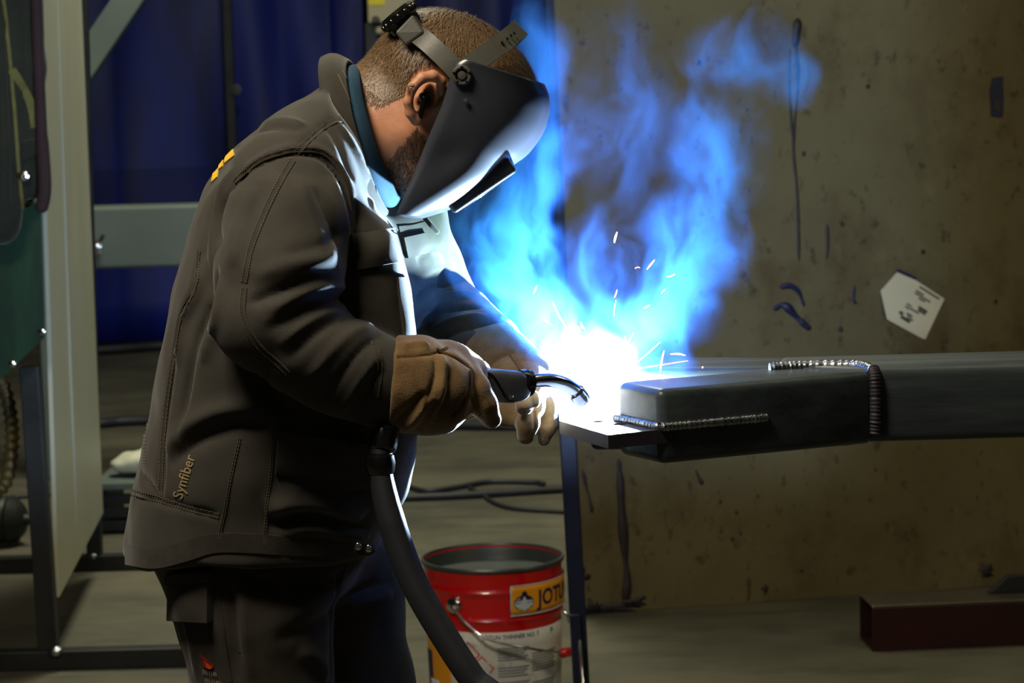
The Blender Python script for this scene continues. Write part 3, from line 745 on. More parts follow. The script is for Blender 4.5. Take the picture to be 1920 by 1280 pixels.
for x, y in ((-0.345, -0.105), (-0.215, 0.10)):
    f = Field((x - 0.12, y - 0.09, -0.01), (x + 0.24, y + 0.09, 0.24), 0.006)
    f.chain([((x, y, 0.20), 0.052), ((x - 0.005, y, 0.08), 0.052), ((x - 0.03, y, 0.045), 0.042)], 0.02)
    f.chain([((x, y, 0.07), 0.05), ((x + 0.09, y - 0.01, 0.052), 0.046), ((x + 0.165, y - 0.02, 0.045), 0.043)], 0.02)
    _, BX, BY, BZ = f.win(f.lo, f.lo + f.n * f.h)
    f.v = np.maximum(f.v, (0.004 - BZ).astype(np.float32))
    V, F = f.mesh(1); b = link('boot', fmesh('boot', V, F), 'boot_leather', person)
    prism('sole', [(x - 0.08, y - 0.042), (x + 0.08, y - 0.055), (x + 0.20, y - 0.05), (x + 0.215, y - 0.02), (x + 0.19, y + 0.03), (x + 0.05, y + 0.04), (x - 0.08, y + 0.042)], 0.0, 0.022, 'rubber', b, 0.006)

# ------------------------------------------------------------------ gloves
gf = Field(P(700, 860, -0.30) - np.array([0.03, 0.02, 0.02]), P(960, 600, -0.02) + np.array([0.03, 0.10, 0.03]), 0.0026)
gf.chain([(P(742, 716, -0.245), 0.0555), (P(775, 722, -0.240), 0.0560), (P(812, 730, -0.228), 0.0520), (P(846, 718, -0.205), 0.0370), (P(872, 706, -0.185), 0.0260)], 0.012)
gf.chain([(P(790, 672, -0.215), 0.024), (P(840, 680, -0.195), 0.022), (P(880, 694, -0.170), 0.018)], 0.018)       # back of the hand
gf.chain([(P(866, 706, -0.205), 0.0250), (P(890, 732, -0.222), 0.0190), (P(907, 760, -0.220), 0.0170), (P(921, 785, -0.212), 0.0125)], 0.006)  # thumb, pointing down along the grip
for i, (x0, y0) in enumerate(((884, 700), (866, 706), (848, 712), (832, 718))):                                         # four fingers closed around the grip
    yy = -0.165 + 0.004 * i
    gf.chain([(P(x0, y0 - 6, yy), 0.0135), (P(x0 + 14, y0 - 4, yy + 0.036), 0.0130), (P(x0 + 18, y0 + 28, yy + 0.048), 0.0120), (P(x0 + 12, y0 + 60, yy + 0.030), 0.0115), (P(x0 + 6, y0 + 68, yy + 0.006), 0.0100)], 0.006)
hx2 = P(737, 716, -0.245)[0]
_, GX, GY, GZ = gf.win(gf.lo, gf.lo + gf.n * gf.h)
gf.v = -smin(-gf.v, (GX - hx2 + (GZ - P(737, 716, -0.245)[2]) * -0.10).astype(np.float32), 0.004)
GV, GF = gf.mesh(1)
GV = folds(GV, GF, [
    ([(738, 668), (775, 666), (815, 660), (842, 650)], .0040, -.0040), ([(816, 664), (818, 700), (806, 740), (796, 770)], .0040, -.0055), ([(828, 664), (832, 700), (824, 750), (806, 795)], .0060, .0040),
    ([(800, 735), (770, 765), (740, 795)], .0045, -.0060), ([(812, 740), (785, 775), (760, 805)], .0055, .0050), ([(822, 750), (800, 785), (775, 815)], .0040, -.0050),
    ([(846, 690), (838, 740), (820, 790)], .0045, -.0045), ([(820, 652), (860, 672), (884, 690)], .0028, -.0035), ([(884, 694), (880, 730), (862, 765)], .0030, -.0035),
    ([(892, 715), (905, 740), (918, 770)], .0040, .0020), ([(880, 740), (895, 765), (908, 785)], .0025, -.0025), ([(750, 650), (780, 645), (806, 648)], .0060, .0050)])
GN = vnormals(GV, GF); GV = GV + GN * np.array([noise.noise(Vector(v) * 45) * 0.0016 for v in GV])[:, None]
gl = link('glove', fmesh('glove', GV, GF), 'suede', person); gl['label'] = 'brown suede gauntlet glove gripping the torch handle'
GB = bvh_of(GV, GF)
for pl in ([(738, 668), (775, 668), (815, 662), (838, 652)], [(818, 655), (858, 674), (886, 694)], [(884, 694), (882, 730), (868, 762), (846, 782)]):
    ribbon_on('seam', GB, pl, 0.0016, 0.0012, 'suede_seam', gl)
lf = Field(P(860, 860, -0.08) - np.array([0.03, 0.02, 0.02]), P(1050, 620, 0.10) + np.array([0.03, 0.08, 0.03]), 0.0026)
lf.chain([(P(912, 660, 0.105), 0.0460), (P(930, 672, 0.085), 0.0450), (P(955, 690, 0.060), 0.0400), (P(985, 706, 0.040), 0.0340), (P(1003, 716, 0.030), 0.0280)], 0.012)
lf.chain([(P(996, 706, 0.010), 0.0170), (P(1000, 728, -0.030), 0.0145), (P(992, 748, -0.055), 0.0135), (P(984, 760, -0.060), 0.0120)], 0.006)      # index finger
lf.chain([(P(1000, 716, 0.020), 0.0180), (P(1000, 760, -0.025), 0.0150), (P(990, 792, -0.040), 0.0145), (P(986, 818, -0.036), 0.0110)], 0.005)      # middle finger
lf.chain([(P(1010, 720, 0.030), 0.0180), (P(1024, 762, 0.005), 0.0155), (P(1024, 798, -0.004), 0.0135), (P(1020, 824, -0.004), 0.0085)], 0.005)     # ring finger
lf.chain([(P(1008, 722, 0.050), 0.0170), (P(1018, 762, 0.040), 0.0140), (P(1008, 795, 0.036), 0.0115)], 0.005)                                      # little finger
lf.chain([(P(950, 712, 0.040), 0.0210), (P(945, 752, 0.010), 0.0200), (P(952, 776, -0.010), 0.0180), (P(966, 786, -0.020), 0.0130)], 0.008)         # thumb, under the grip
LV, LF = lf.mesh(1)
LV = folds(LV, LF, [([(900, 700), (940, 668), (965, 660)], .004, -.004), ([(955, 665), (975, 690), (985, 706)], .003, -.003), ([(985, 690), (1000, 710), (1008, 735)], .003, -.003),
                    ([(972, 770), (990, 772), (1006, 766)], .003, -.003), ([(1010, 780), (1022, 790), (1034, 776)], .003, -.003), ([(996, 735), (1002, 770), (1004, 810)], .0025, -.003)])
LN = vnormals(LV, LF); LV = LV + LN * np.array([noise.noise(Vector(v) * 45) * 0.0014 for v in LV])[:, None]
gl2 = link('glove', fmesh('glove', LV, LF), 'suede', person); gl2['label'] = 'brown suede glove with hanging fingers under the torch neck'
LB = bvh_of(LV, LF)
for pl in ([(955, 664), (972, 690), (986, 710)], [(1004, 770), (1002, 800), (996, 826)]):
    ribbon_on('seam', LB, pl, 0.0012, 0.001, 'suede_seam', gl2)

# ------------------------------------------------------------------ welding helmet
HW = 0.106
hl = empty('welding_helmet', HO)
tag(hl, "dark grey welding helmet lowered over the welder's face, held by a headband", 'helmet')
PROF = [((872, 110), (1020, 158)), ((852, 124), (1028, 182)), ((840, 160), (1028, 212)), ((828, 198), (1016, 250)), ((810, 240), (990, 286)), ((792, 284), (962, 308)), ((774, 328), (922, 342)), ((757, 368), (858, 384)), ((742, 404), (800, 404))]
S3 = spline(np.array([P(s[0], s[1], -HW) for s, f in PROF]), 6); F3 = spline(np.array([P(f[0], f[1], 0.0) for s, f in PROF]), 6)
nv = len(S3); nu = 49; V = []; F = []
ths = np.linspace(0, math.pi, nu); EXP = 2.5
for i in range(nv):
    t = i / (nv - 1)
    for th in ths:
        u = abs(math.sin(th)) ** (2 / EXP); yy = -math.copysign(abs(math.cos(th)) ** (2 / EXP), math.cos(th)) * HW * (1 - 0.10 * t)
        p = S3[i] + (F3[i] - S3[i]) * u
        # hollow cheeks and a proud brow, as moulded
        ck = math.exp(-((t - 0.62) / 0.10) ** 2) * math.exp(-((u - 0.30) / 0.18) ** 2)
        yy *= 1 - 0.05 * ck + 0.03 * math.exp(-((t - 0.85) / 0.12) ** 2)
        V.append((p[0], yy, p[2]))
for i in range(nv - 1):
    for k in range(nu - 1): F.append((i * nu + k, i * nu + k + 1, (i + 1) * nu + k + 1, (i + 1) * nu + k))
sh = mk('shell', V, F, 'shell_plastic', hl)
so = sh.modifiers.new('thickness', 'SOLIDIFY'); so.thickness = 0.0028; so.offset = 0.0
# lens housing on the front
la = P(852, 384, 0); lb = P(958, 312, 0); ld = (lb - la) / np.linalg.norm(lb - la); ln_ = np.array([-ld[2], 0, ld[0]])
if ln_[2] > 0: ln_ = -ln_
mb = (la + lb) / 2
def lens_box(name, half_l, half_y, d0, d1, m, parent, bev):
    V = []
    for d in (d0, d1):
        for sl, sy in ((-1, -1), (1, -1), (1, 1), (-1, 1)): V.append(mb + ld * sl * half_l + np.array([0, sy * half_y, 0]) + ln_ * d)
    o = mk(name, V, [(0, 1, 2, 3), (7, 6, 5, 4), (0, 4, 5, 1), (1, 5, 6, 2), (2, 6, 7, 3), (3, 7, 4, 0)], m, parent, False)
    bm = bmesh.new(); bm.from_mesh(o.data); bmesh.ops.recalc_face_normals(bm, faces=bm.faces); bm.to_mesh(o.data); bm.free()
    return autosmooth(bevel(o, bev, 3), 30)
lfm = lens_box('lens_frame', 0.048, 0.066, -0.014, 0.008, 'shell_plastic', hl, 0.005)
lens_box('lens', 0.036, 0.054, 0.004, 0.0092, 'lens_glass', lfm, 0.001)
# pivot knobs, left and right
for s in (-1, 1):
    c = P(866, 141, -HW); c = np.array([c[0], s * (HW - 0.002), c[2]])
    pv = lathe('pivot_knob', c, (0, s, 0), [(0.0125, 0.0), (0.0125, 0.006), (0.0105, 0.008), (0.0085, 0.0078), (0.008, 0.004), (0.0055, 0.004), (0.005, 0.0075), (0.001, 0.008)], 'band_plastic', hl, 32)
    for k in range(5):
        an = k * 2 * math.pi / 5 + 0.3; a = c + np.array([math.cos(an) * 0.0085, s * 0.008, math.sin(an) * 0.0085]); b = c + np.array([math.cos(an) * 0.0118, s * 0.0085, math.sin(an) * 0.0118])
        obox('rib', a, b, 0.002, 0.002, 'gloss_black', pv, 0)
    lathe('rivet', np.array([P(874, 190, -HW)[0], s * (HW + 0.0005), P(874, 190, -HW)[2]]), (0, s, 0), [(0.0035, 0.0), (0.003, 0.0012), (0.001, 0.0018)], 'shell_plastic', hl, 14)
def band(name, pts, half_px, m, parent, thick=0.003, taper=None):
    p = np.array([P(*q) for q in pts]); full = np.vstack([p, (p * np.array([1, -1, 1]))[-2::-1]]); full = spline(full, 6)
    t = np.gradient(full, axis=0); out = full - H(0.02, 0, 0.045); out -= t * ((out * t).sum(1) / np.maximum((t * t).sum(1), 1e-9))[:, None]
    out /= np.linalg.norm(out, axis=1)[:, None]; w = np.cross(out, t); w /= np.linalg.norm(w, axis=1)[:, None]
    return strip(name, full, w, half_px / 1500, thick, out, m, parent)
band('headband', [(864, 142, -0.100), (838, 114, -0.098), (806, 84, -0.090), (782, 65, -0.072), (764, 53, -0.040), (758, 48, 0.0)], 18, 'band_plastic', hl)
tb = band('crown_band', [(866, 132, -0.100), (904, 108, -0.092), (938, 84, -0.078), (960, 66, -0.052), (972, 56, -0.020), (974, 54, 0.0)], 19, 'band_plastic', hl)
for x, y, yy in ((941, 79, -0.083), (951, 72, -0.078), (958, 66, -0.071), (964, 62, -0.064)):
    c = P(x, y, yy); lathe('punched_hole', c, (-0.1, -1, 0.25), [(0.0017, -0.004), (0.0017, 0.0005), (0.0002, 0.0006)], 'gloss_black', tb, 10)
# ratchet housing and knob at the back of the head
ra_ = slab('ratchet_housing', [P(744, 62, -0.066), P(764, 88, -0.070), P(799, 62, -0.074), P(777, 28, -0.066)], 0.022, 'band_plastic', hl, 0.003)
kd = P(752, 36, 0) - P(776, 66, 0); kd = kd / np.linalg.norm(kd)
kn = lathe('ratchet_knob', P(752, 36, -0.045), (kd[0], 0.0, kd[2]), [(0.021, -0.012), (0.021, -0.004), (0.0245, -0.002), (0.0245, 0.008), (0.021, 0.012), (0.004, 0.013)], 'gloss_black', hl, 28)
for k in range(14):
    an = 2 * math.pi * k / 14; a, b = frame_axes((kd[0], 0, kd[2])); c = P(752, 36, -0.045) + (a * math.cos(an) + b * math.sin(an)) * 0.0245
    kk = np.array([kd[0], 0, kd[2]]); tube('grip_rib', [c - kk * 0.001, c + kk * 0.007], 0.0028, 'gloss_black', kn, 8)

# ------------------------------------------------------------------ earbud
eb = empty('earbud', P(795, 182, -0.095)); tag(eb, "small black earbud with a short stem in the welder's ear", 'earbud')
lathe('bud', P(797, 183, -0.092), (0.2, -1, 0.1), [(0.002, -0.010), (0.0075, -0.006), (0.0085, 0.0), (0.007, 0.004), (0.003, 0.0058), (0.0005, 0.006)], 'gloss_black', eb, 20)
st = spline(np.array([P(796, 180, -0.097), P(792, 200, -0.098), P(787, 221, -0.097)]), 5)
tube('stem', st, 0.0036, 'gloss_black', eb, 12)

# ------------------------------------------------------------------ welding torch and its hose
tr = empty('welding_torch', P(900, 720, -0.14)); tag(tr, 'black handled welding torch with a curved chrome neck held in both gloves', 'welding torch')
GR = [((770, 722), .012, .012, -0.225), ((800, 716), .016, .015, -0.200), ((860, 716), .0175, .016, -0.165), ((895, 719), .0185, .0165, -0.148), ((925, 721), .0200, .017, -0.136), ((948, 724), .0205, .0175, -0.126), ((970, 723), .0190, .0170, -0.116), ((981, 720), .0150, .0150, -0.111)]
cs = np.array([P(a[0], a[1], d) for a, h, w, d in GR]); hs = np.array([g[1] for g in GR]); ws = np.array([g[2] for g in GR])
cs = spline(cs, 5); hs = spline(hs[:, None], 5)[:, 0]; ws = spline(ws[:, None], 5)[:, 0]
V = []; F = []; sg = 28; tg = np.gradient(cs, axis=0)
for i in range(len(cs)):
    a, b = frame_axes(tg[i])
    for k in range(sg):
        an = 2 * math.pi * k / sg; e = 3.2; cx = math.copysign(abs(math.cos(an)) ** (2 / e), math.cos(an)); cy = math.copysign(abs(math.sin(an)) ** (2 / e), math.sin(an))
        V.append(cs[i] + a * cx * ws[i] + b * cy * hs[i])
for i in range(len(cs) - 1):
    for k in range(sg):
        k2 = (k + 1) % sg; F.append((i * sg + k, i * sg + k2, (i + 1) * sg + k2, (i + 1) * sg + k))
F.append(tuple(range(sg - 1, -1, -1))); F.append(tuple((len(cs) - 1) * sg + k for k in range(sg)))
hd = autosmooth(mk('handle', V, F, 'black_plastic', tr), 50)
HDB = bvh_of(np.array(V), [f for f in F])
# moulded insert, ribs and screw on the handle
for pl in ([(905, 697), (922, 704), (936, 724), (950, 748), (962, 752)],):
    ribbon_on('handle_insert', HDB, pl, 0.0016, 0.0012, 'gloss_black', hd)
for k in range(5):
    ribbon_on('grip_rib', HDB, [(896 + k * 4, 704 + k * 5), (906 + k * 4, 702 + k * 5)], 0.0011, 0.0014, 'gloss_black', hd)
p, n = cast(HDB, 958, 743)
if p is not None:
    lathe('screw', p, n, [(0.0035, -0.001), (0.0035, 0.0012), (0.0024, 0.0014), (0.0022, 0.0004), (0.0003, 0.0004)], 'chrome', hd, 16)
ax = P(990, 717, -0.108) - P(975, 717, -0.114)
cl = lathe('collar', P(980, 718, -0.1115), ax, [(0.0165, -0.004), (0.0175, 0.0), (0.0175, 0.003), (0.0155, 0.0038), (0.0155, 0.006), (0.0168, 0.0068), (0.0168, 0.010), (0.010, 0.011)], 'gloss_black', tr, 28)
nk = spline(np.array([P(986, 717, -0.108), P(1010, 713, -0.096), P(1035, 713, -0.084), P(1056, 718, -0.072), P(1072, 727, -0.062), P(1081, 735, -0.056)]), 6)
tube('neck', nk, 0.0088, 'chrome', tr, 20)
nd = P(1092, 749, -0.050) - P(1081, 735, -0.056)
lathe('nozzle', P(1079, 733, -0.057), nd, [(0.0088, -0.002), (0.0112, 0.0), (0.0118, 0.002), (0.0112, 0.004), (0.0118, 0.006), (0.0112, 0.008), (0.0118, 0.010), (0.0110, 0.018), (0.0092, 0.020), (0.0085, 0.012)], 'chrome', tr, 24)
lathe('contact_tip', P(1088, 744, -0.052), nd, [(0.0035, -0.002), (0.0035, 0.008), (0.0025, 0.012), (0.0006, 0.013)], 'copper', tr, 12)
# swivel joints and hose
lathe('swivel_joint', P(718, 832, -0.275), P(714, 860, -0.28) - P(718, 815, -0.27), [(0.008, -0.020), (0.0155, -0.016), (0.0175, -0.006), (0.0165, 0.006), (0.012, 0.011), (0.008, 0.012)], 'gloss_black', tr, 28)
lathe('swivel_joint', P(713, 868, -0.28), P(714, 890, -0.28) - P(712, 850, -0.28), [(0.010, -0.014), (0.0165, -0.009), (0.0180, 0.0), (0.0165, 0.010), (0.0140, 0.014), (0.0145, 0.018), (0.0135, 0.026)], 'gloss_black', tr, 28)
hz_ = [P(770, 745, -0.232), P(735, 790, -0.262), P(718, 830, -0.275), P(713, 868, -0.280), P(717, 905, -0.283), P(728, 955, -0.287), P(748, 1020, -0.292), P(780, 1100, -0.300), P(832, 1190, -0.310), P(886, 1272, -0.320), P(960, 1370, -0.33)]
hz_ += [np.array([0.085, -0.33, 0.40]), np.array([0.20, -0.33, 0.18]), np.array([0.36, -0.33, 0.04]), np.array([0.60, -0.36, 0.016]), np.array([1.0, -0.5, 0.016])]
tube('hose', spline(np.array(hz_), 8), [0.0135 if i < 28 else min(0.0165, 0.0135 + (i - 28) * 0.0002) for i in range(8 * (len(hz_) - 1) + 1)], 'rubber', tr, 20)

# ------------------------------------------------------------------ the steel workpiece
mat('mill_steel', (72, 80, 82), col2=(42, 48, 52), rough=0.40, metal=0.3, vscale=5, stretch=(0.6, 6, 6), bump=0.10, bscale=90, rvar=0.12)
smudges(MATS['mill_steel'], (58, 44, 34), 9, 0.60, 0.74, strength=0.7)
mat('plate_steel', (54, 50, 58), col2=(36, 34, 40), rough=0.55, metal=0.2, vscale=12, bump=0.10, bscale=120, rvar=0.1)
mat('weld_bead', (180, 184, 190), col2=(96, 100, 108), rough=0.32, metal=1.0, vscale=60, bump=0.5, bscale=260, bdist=0.002)
ZT = P(1640, 690, -0.02)[2]; ZB = P(1640, 830, -0.02)[2]; ZM = (ZT + ZB) / 2 - 0.005
wk = empty('steel_workpiece', (0.5, 0.05, ZB)); tag(wk, 'forked steel box beam with a bolted end plate being welded', 'beam')
prism('main_beam', [(0.452, -0.020), (1.75, -0.012), (1.75, 0.150), (0.36, 0.140), (0.34, 0.05)], ZB, ZT, 'mill_steel', wk, 0.012, 4, True)
nb = prism('fork_arm', [(0.463, -0.022), (0.440, 0.085), (0.130, -0.058), (0.180, -0.150)], ZB - 0.001, ZT - 0.004, 'mill_steel', wk, 0.011, 4, True)
prism('fork_arm', [(0.46, 0.02), (0.42, 0.138), (0.36, 0.141), (0.212, 0.194), (0.150, 0.192), (0.140, 0.058)], ZB - 0.008, ZT - 0.001, 'mill_steel', wk, 0.011, 4, True)
prism('fork_arm', [(0.45, 0.03), (0.36, 0.139), (0.212, 0.190), (0.112, 0.188), (0.100, 0.056)], ZB - 0.012, ZM - 0.0175, 'mill_steel', wk, 0.008, 3, True)
# end plate slotted through both arms, with bolt holes
def plate_with_holes(name, poly, holes, z0, z1, m, parent):
    bm = bmesh.new()
    def loop(pts, z): return [bm.verts.new((x, y, z)) for x, y in pts]
    rings = [poly] + [[(cx + r * math.cos(a), cy + r * 0.98 * math.sin(a)) for a in np.linspace(0, 2 * math.pi, 20, endpoint=False)] for cx, cy, r in holes]
    for z, fl in ((z0, True), (z1, False)):
        es = []
        for rg in rings:
            vs = loop(rg, z); es += [bm.edges.new((vs[i], vs[(i + 1) % len(vs)])) for i in range(len(vs))]
        bmesh.ops.triangle_fill(bm, use_beauty=True, use_dissolve=False, edges=es)
    bm.verts.ensure_lookup_table(); tot = sum(len(r) for r in rings); k = 0
    for rg in rings:
        n = len(rg)
        for i in range(n):
            a, b = k + i, k + (i + 1) % n; bm.faces.new((bm.verts[a], bm.verts[b], bm.verts[tot + b], bm.verts[tot + a]))
        k += n
    bmesh.ops.recalc_face_normals(bm, faces=bm.faces)
    me = bpy.data.meshes.new(name); bm.to_mesh(me); bm.free()
    return link(name, me, m, parent, False)
hA = onZ(1122, 790, ZM); hB = onZ(1162, 795, ZM)
plate_with_holes('end_plate', [(0.114, -0.186), (0.306, -0.086), (0.300, 0.205), (0.060, 0.170), (0.058, -0.050)], [(hA[0], hA[1], 0.009), (hB[0], hB[1], 0.009)], ZM - 0.017, ZM, 'plate_steel', wk)
def bead(name, pts, r, parent, seed=0):
    """rippled weld bead"""
    p = spline(np.array(pts, float), 26); rr = []
    for i in range(len(p)): rr.append(r * (0.85 + 0.22 * abs(math.sin(i * 0.9 + seed)) + 0.18 * noise.noise(Vector((i * 0.5, seed, 0)))))
    return tube(name, p, rr, 'weld_bead', parent, 10)
def near_pt(t, off, z):
    a = np.array([0.463, -0.022]); b = np.array([0.180, -0.150]); d = (b - a) / np.linalg.norm(b - a); n = np.array([d[1], -d[0]])
    if n[1] > 0: n = -n
    q = a + (b - a) * t + n * off; return (q[0], q[1], z)
bead('weld_seam', [near_pt(1.0, 0.003, ZM + 0.003), near_pt(0.85, 0.003, ZM + 0.003), near_pt(0.66, 0.003, ZM + 0.003), near_pt(0.52, 0.002, ZM + 0.003)], 0.0058, wk, 1)
bead('weld_seam', [(0.178, -0.150, ZM + 0.003), (0.154, -0.102, ZM + 0.003), (0.130, -0.060, ZM + 0.003)], 0.0060, wk, 2)
bead('weld_seam', [(0.462, -0.018, ZT - 0.003), (0.444, 0.02, ZT - 0.001), (0.38, 0.036, ZT - 0.002), (0.335, 0.030, ZT - 0.003)], 0.0075, wk, 3)
bead('weld_seam', [(0.464, -0.021, ZB + 0.012), (0.465, -0.0225, (ZB + ZT) / 2), (0.464, -0.021, ZT - 0.012), (0.462, -0.012, ZT - 0.002)], 0.0085, wk, 4)
wk.children[-1].data.materials[0] = MATS['plate_steel']
bead('weld_seam', [(0.138, 0.075, ZM + 0.003), (0.140, 0.100, ZM + 0.003), (0.146, 0.18, ZM + 0.003)], 0.0060, wk, 5)
# trestle that carries the beam, beyond the picture's edge
tw = empty('trestle', (1.3, 0.06, 0)); tag(tw, 'dark steel trestle under the far end of the forked beam', 'trestle')
mat('dark_steel', (44, 46, 46), rough=0.5, metal=0.5, var=0.3, vscale=8, bump=0.1, bscale=60)
obox('cross_rail', (1.3, -0.25, ZB - 0.03), (1.3, 0.40, ZB - 0.03), 0.06, 0.058, 'dark_steel', tw)
for y0, y1 in ((-0.2, -0.32), (0.35, 0.47)):
    for dx in (-0.18, 0.18): obox('leg', (1.3, y0, ZB - 0.06), (1.3 + dx, y1, 0.0), 0.045, 0.045, 'dark_steel', tw)

# ------------------------------------------------------------------ the arc, its light, sparks and fume
ARC = P(1124, 760, 0.060); ARC[2] = ZM + 0.006
emit('arc_core', (0.75, 0.87, 1.0), 900.0)
f = Field(ARC - 0.03, ARC + 0.03, 0.0015)
f.ell(ARC, (0.007, 0.007, 0.008), k=0.004); f.cone(ARC, ARC + np.array([-0.010, -0.005, 0.006]), 0.005, 0.002, 0.006)
for k in range(5):
    an = k * 1.256; f.cone(ARC, ARC + np.array([math.cos(an) * 0.011, math.sin(an) * 0.011, 0.004 * (k % 2)]), 0.004, 0.0012, 0.004)
V, F = f.mesh(1); ao = link('welding_arc', fmesh('welding_arc', V, F), 'arc_core'); tag(ao, 'blinding blue-white welding arc at the end of the plate', 'welding arc')
pl = bpy.data.lights.new('arc_light', 'POINT'); pl.energy = 250; pl.color = (0.48, 0.67, 1.0); pl.shadow_soft_size = 0.006
po = bpy.data.objects.new('arc_light', pl); COL.objects.link(po); po.location = ARC + np.array([-0.002, -0.004, 0.017])

# sparks flung off the arc
emit('spark_hot', (1.0, 0.36, 0.14), 5.0); emit('spark_white', (1.0, 0.70, 0.50), 9.0)
SPARKS = [((1157, 435), (1152, 455), .0013, 'tall orange spark alone at the top of the spray'), ((1227, 487), (1213, 505), .0012, 'slanting orange spark high over the beam'), ((1190, 503), (1200, 502), .0007, 0),
          ((1251, 518), (1265, 514), .0009, 0), ((1007, 535), (1000, 551), .0009, 'slanting spark above the hanging glove, in pale fume'), ((1157, 543), (1152, 558), .0010, 0), ((1155, 562), (1151, 592), .0006, 0),
          ((1207, 578), (1218, 572), .0012, 0), ((1240, 550), (1247, 542), .0007, 0), ((1036, 565), (1062, 614), .0009, 'long pale spark slanting down towards the torch neck'), ((1019, 598), (1036, 610), .0008, 0),
          ((1079, 611), (1087, 621), .0013, 0), ((1089, 604), (1096, 616), .0013, 0), ((1113, 620), (1115, 640), .0010, 0), ((1097, 618), (1108, 672), .0007, 0), ((1104, 648), (1109, 672), .0010, 0),
          ((1119, 655), (1117, 682), .0008, 0), ((1257, 664), (1285, 666), .0013, 'flat orange spark skimming over the beam top'), ((1245, 657), (1238, 696), .0011, 0), ((1171, 630), (1177, 646), .0008, 0),
          ((1188, 624), (1170, 655), .0007, 0), ((1238, 641), (1196, 678), .0007, 0), ((1092, 668), (1100, 690), .0007, 0), ((1072, 669), (1077, 672), .0008, 0), ((1183, 655), (1176, 668), .0007, 0), ((1200, 690), (1290, 676), .0006, 0),
          ((1316, 689), (1317, 690), .0010, 0), ((1130, 640), (1126, 660), .0006, 0)]
for i, (a, b, r, lb_) in enumerate(SPARKS):
    yy = 0.02 + 0.05 * ((i * 37) % 10) / 10
    p0, p1 = P(a[0], a[1], yy), P(b[0], b[1], yy + 0.004); mid = (p0 + p1) / 2 + np.array([0.0008, 0, 0.0012]) * (i % 3 - 1)
    c = spline(np.array([p0, mid, p1]), 4); k = len(c)
    o = tube('spark', c, [r * (0.35 + 0.65 * math.sin(math.pi * (j + 0.6) / (k + 0.2))) for j in range(k)], 'spark_hot' if i % 3 else 'spark_white', None, 6)
    tag(o, lb_ or 'small glowing spark in the spray above the arc', 'spark', 'welding sparks flying above the arc')

# ------------------------------------------------------------------ hall: floor and back wall
mat('concrete', (102, 98, 80), col2=(68, 66, 54), rough=0.75, vscale=1.6, bump=0.12, bscale=40, rvar=0.15, bdist=0.004)
smudges(MATS['concrete'], (52, 50, 44), 2.2, 0.50, 0.72, (1.0, 3.0, 1.0), 3.0, 0.75)
smudges(MATS['concrete'], (44, 42, 38), 26, 0.66, 0.72, seed=8.0, strength=0.5)
mat('wall_paint', (34, 40, 44), rough=0.9, var=0.2, vscale=1.0)
fo = mk('floor', [(-7, -6, 0), (8, -6, 0), (8, 14, 0), (-7, 14, 0), (-7, -6, -0.2), (8, -6, -0.2), (8, 14, -0.2), (-7, 14, -0.2)], [(0, 1, 2, 3), (7, 6, 5, 4), (0, 4, 5, 1), (1, 5, 6, 2), (2, 6, 7, 3), (3, 7, 4, 0)], 'concrete', None, False)
tag(fo, 'dusty grey concrete workshop floor', kind='structure')
wb = mk('wall_back', *box_vf((-7, 13.6, 0), (8, 13.9, 5.5)), 'wall_paint', None, False); tag(wb, 'dark back wall of the hall', kind='structure')
tag(mk('wall_left', *box_vf((-7.2, -6, 0), (-7.0, 13.6, 5.5)), 'wall_paint', None, False), 'dark side wall of the hall beyond the frame', kind='structure')
tag(mk('wall_right', *box_vf((8.0, -6, 0), (8.2, 13.6, 5.5)), 'wall_paint', None, False), 'dark side wall of the hall beyond the stained panel', kind='structure')

# ------------------------------------------------------------------ blue curtains
mat('curtain_blue', (6, 30, 136), col2=(2, 8, 56), rough=0.55, vscale=1.3, stretch=(2.5, 1, 0.5), bump=0.1, bscale=8)
mat('curtain_dark', (6, 12, 40), rough=0.7, var=0.3, vscale=2)
def curtain(x0, x1, Y, label, m='curtain_blue', amp=0.06, freq=7, zt=3.3, seed=0.0):
    a = P(x0, 640, Y)[0]; b = P(x1, 640, Y)[0]; nx = 90; nz = 14; V = []; F = []
    for j in range(nz + 1):
        for i in range(nx + 1):
            t = i / nx; x = a + (b - a) * t; z = 0.03 + (zt - 0.03) * j / nz
            w = amp * (math.sin(x * freq + seed + 0.5 * math.sin(z * 1.3)) * 0.6 + noise.noise(Vector((x * 3.1, z * 0.5, seed))) * 1.6)
            V.append((x, Y + w, z))
    for j in range(nz):
        for i in range(nx): k = j * (nx + 1) + i; F.append((k, k + 1, k + nx + 2, k + nx + 1))
    o = mk('welding_curtain', V, F, m); s = o.modifiers.new('thickness', 'SOLIDIFY'); s.thickness = 0.006
    tag(o, label, 'curtain', 'blue welding curtains across the hall'); return o
curtain(120, 446, 11.0, 'dark blue curtain hanging behind the cream panel', seed=0.3)
curtain(455, 640, 11.0, "dark blue curtain hanging behind the welder's back", seed=2.0)
curtain(628, 700, 11.1, 'narrow dark blue curtain beside the cream cabinet', seed=4.0)
curtain(770, 1120, 10.9, 'dark blue curtain reaching from the cream cabinet to the big stained panel', seed=5.0)
crp = empty('curtain_pole', (P(450, 640, 10.8)[0], 10.8, 0)); tag(crp, 'dark upright pole between two blue curtains', 'pole')
x = P(450, 640, 10.8)[0]; obox('pole', (x, 10.8, 0), (x, 10.8, 3.4), 0.05, 0.05, 'dark_steel', crp)
lathe('eyelet', P(443, 168, 10.76), (0, -1, 0), [(0.03, 0), (0.03, 0.01), (0.015, 0.012), (0.012, 0.004)], 'band_plastic', crp, 18)

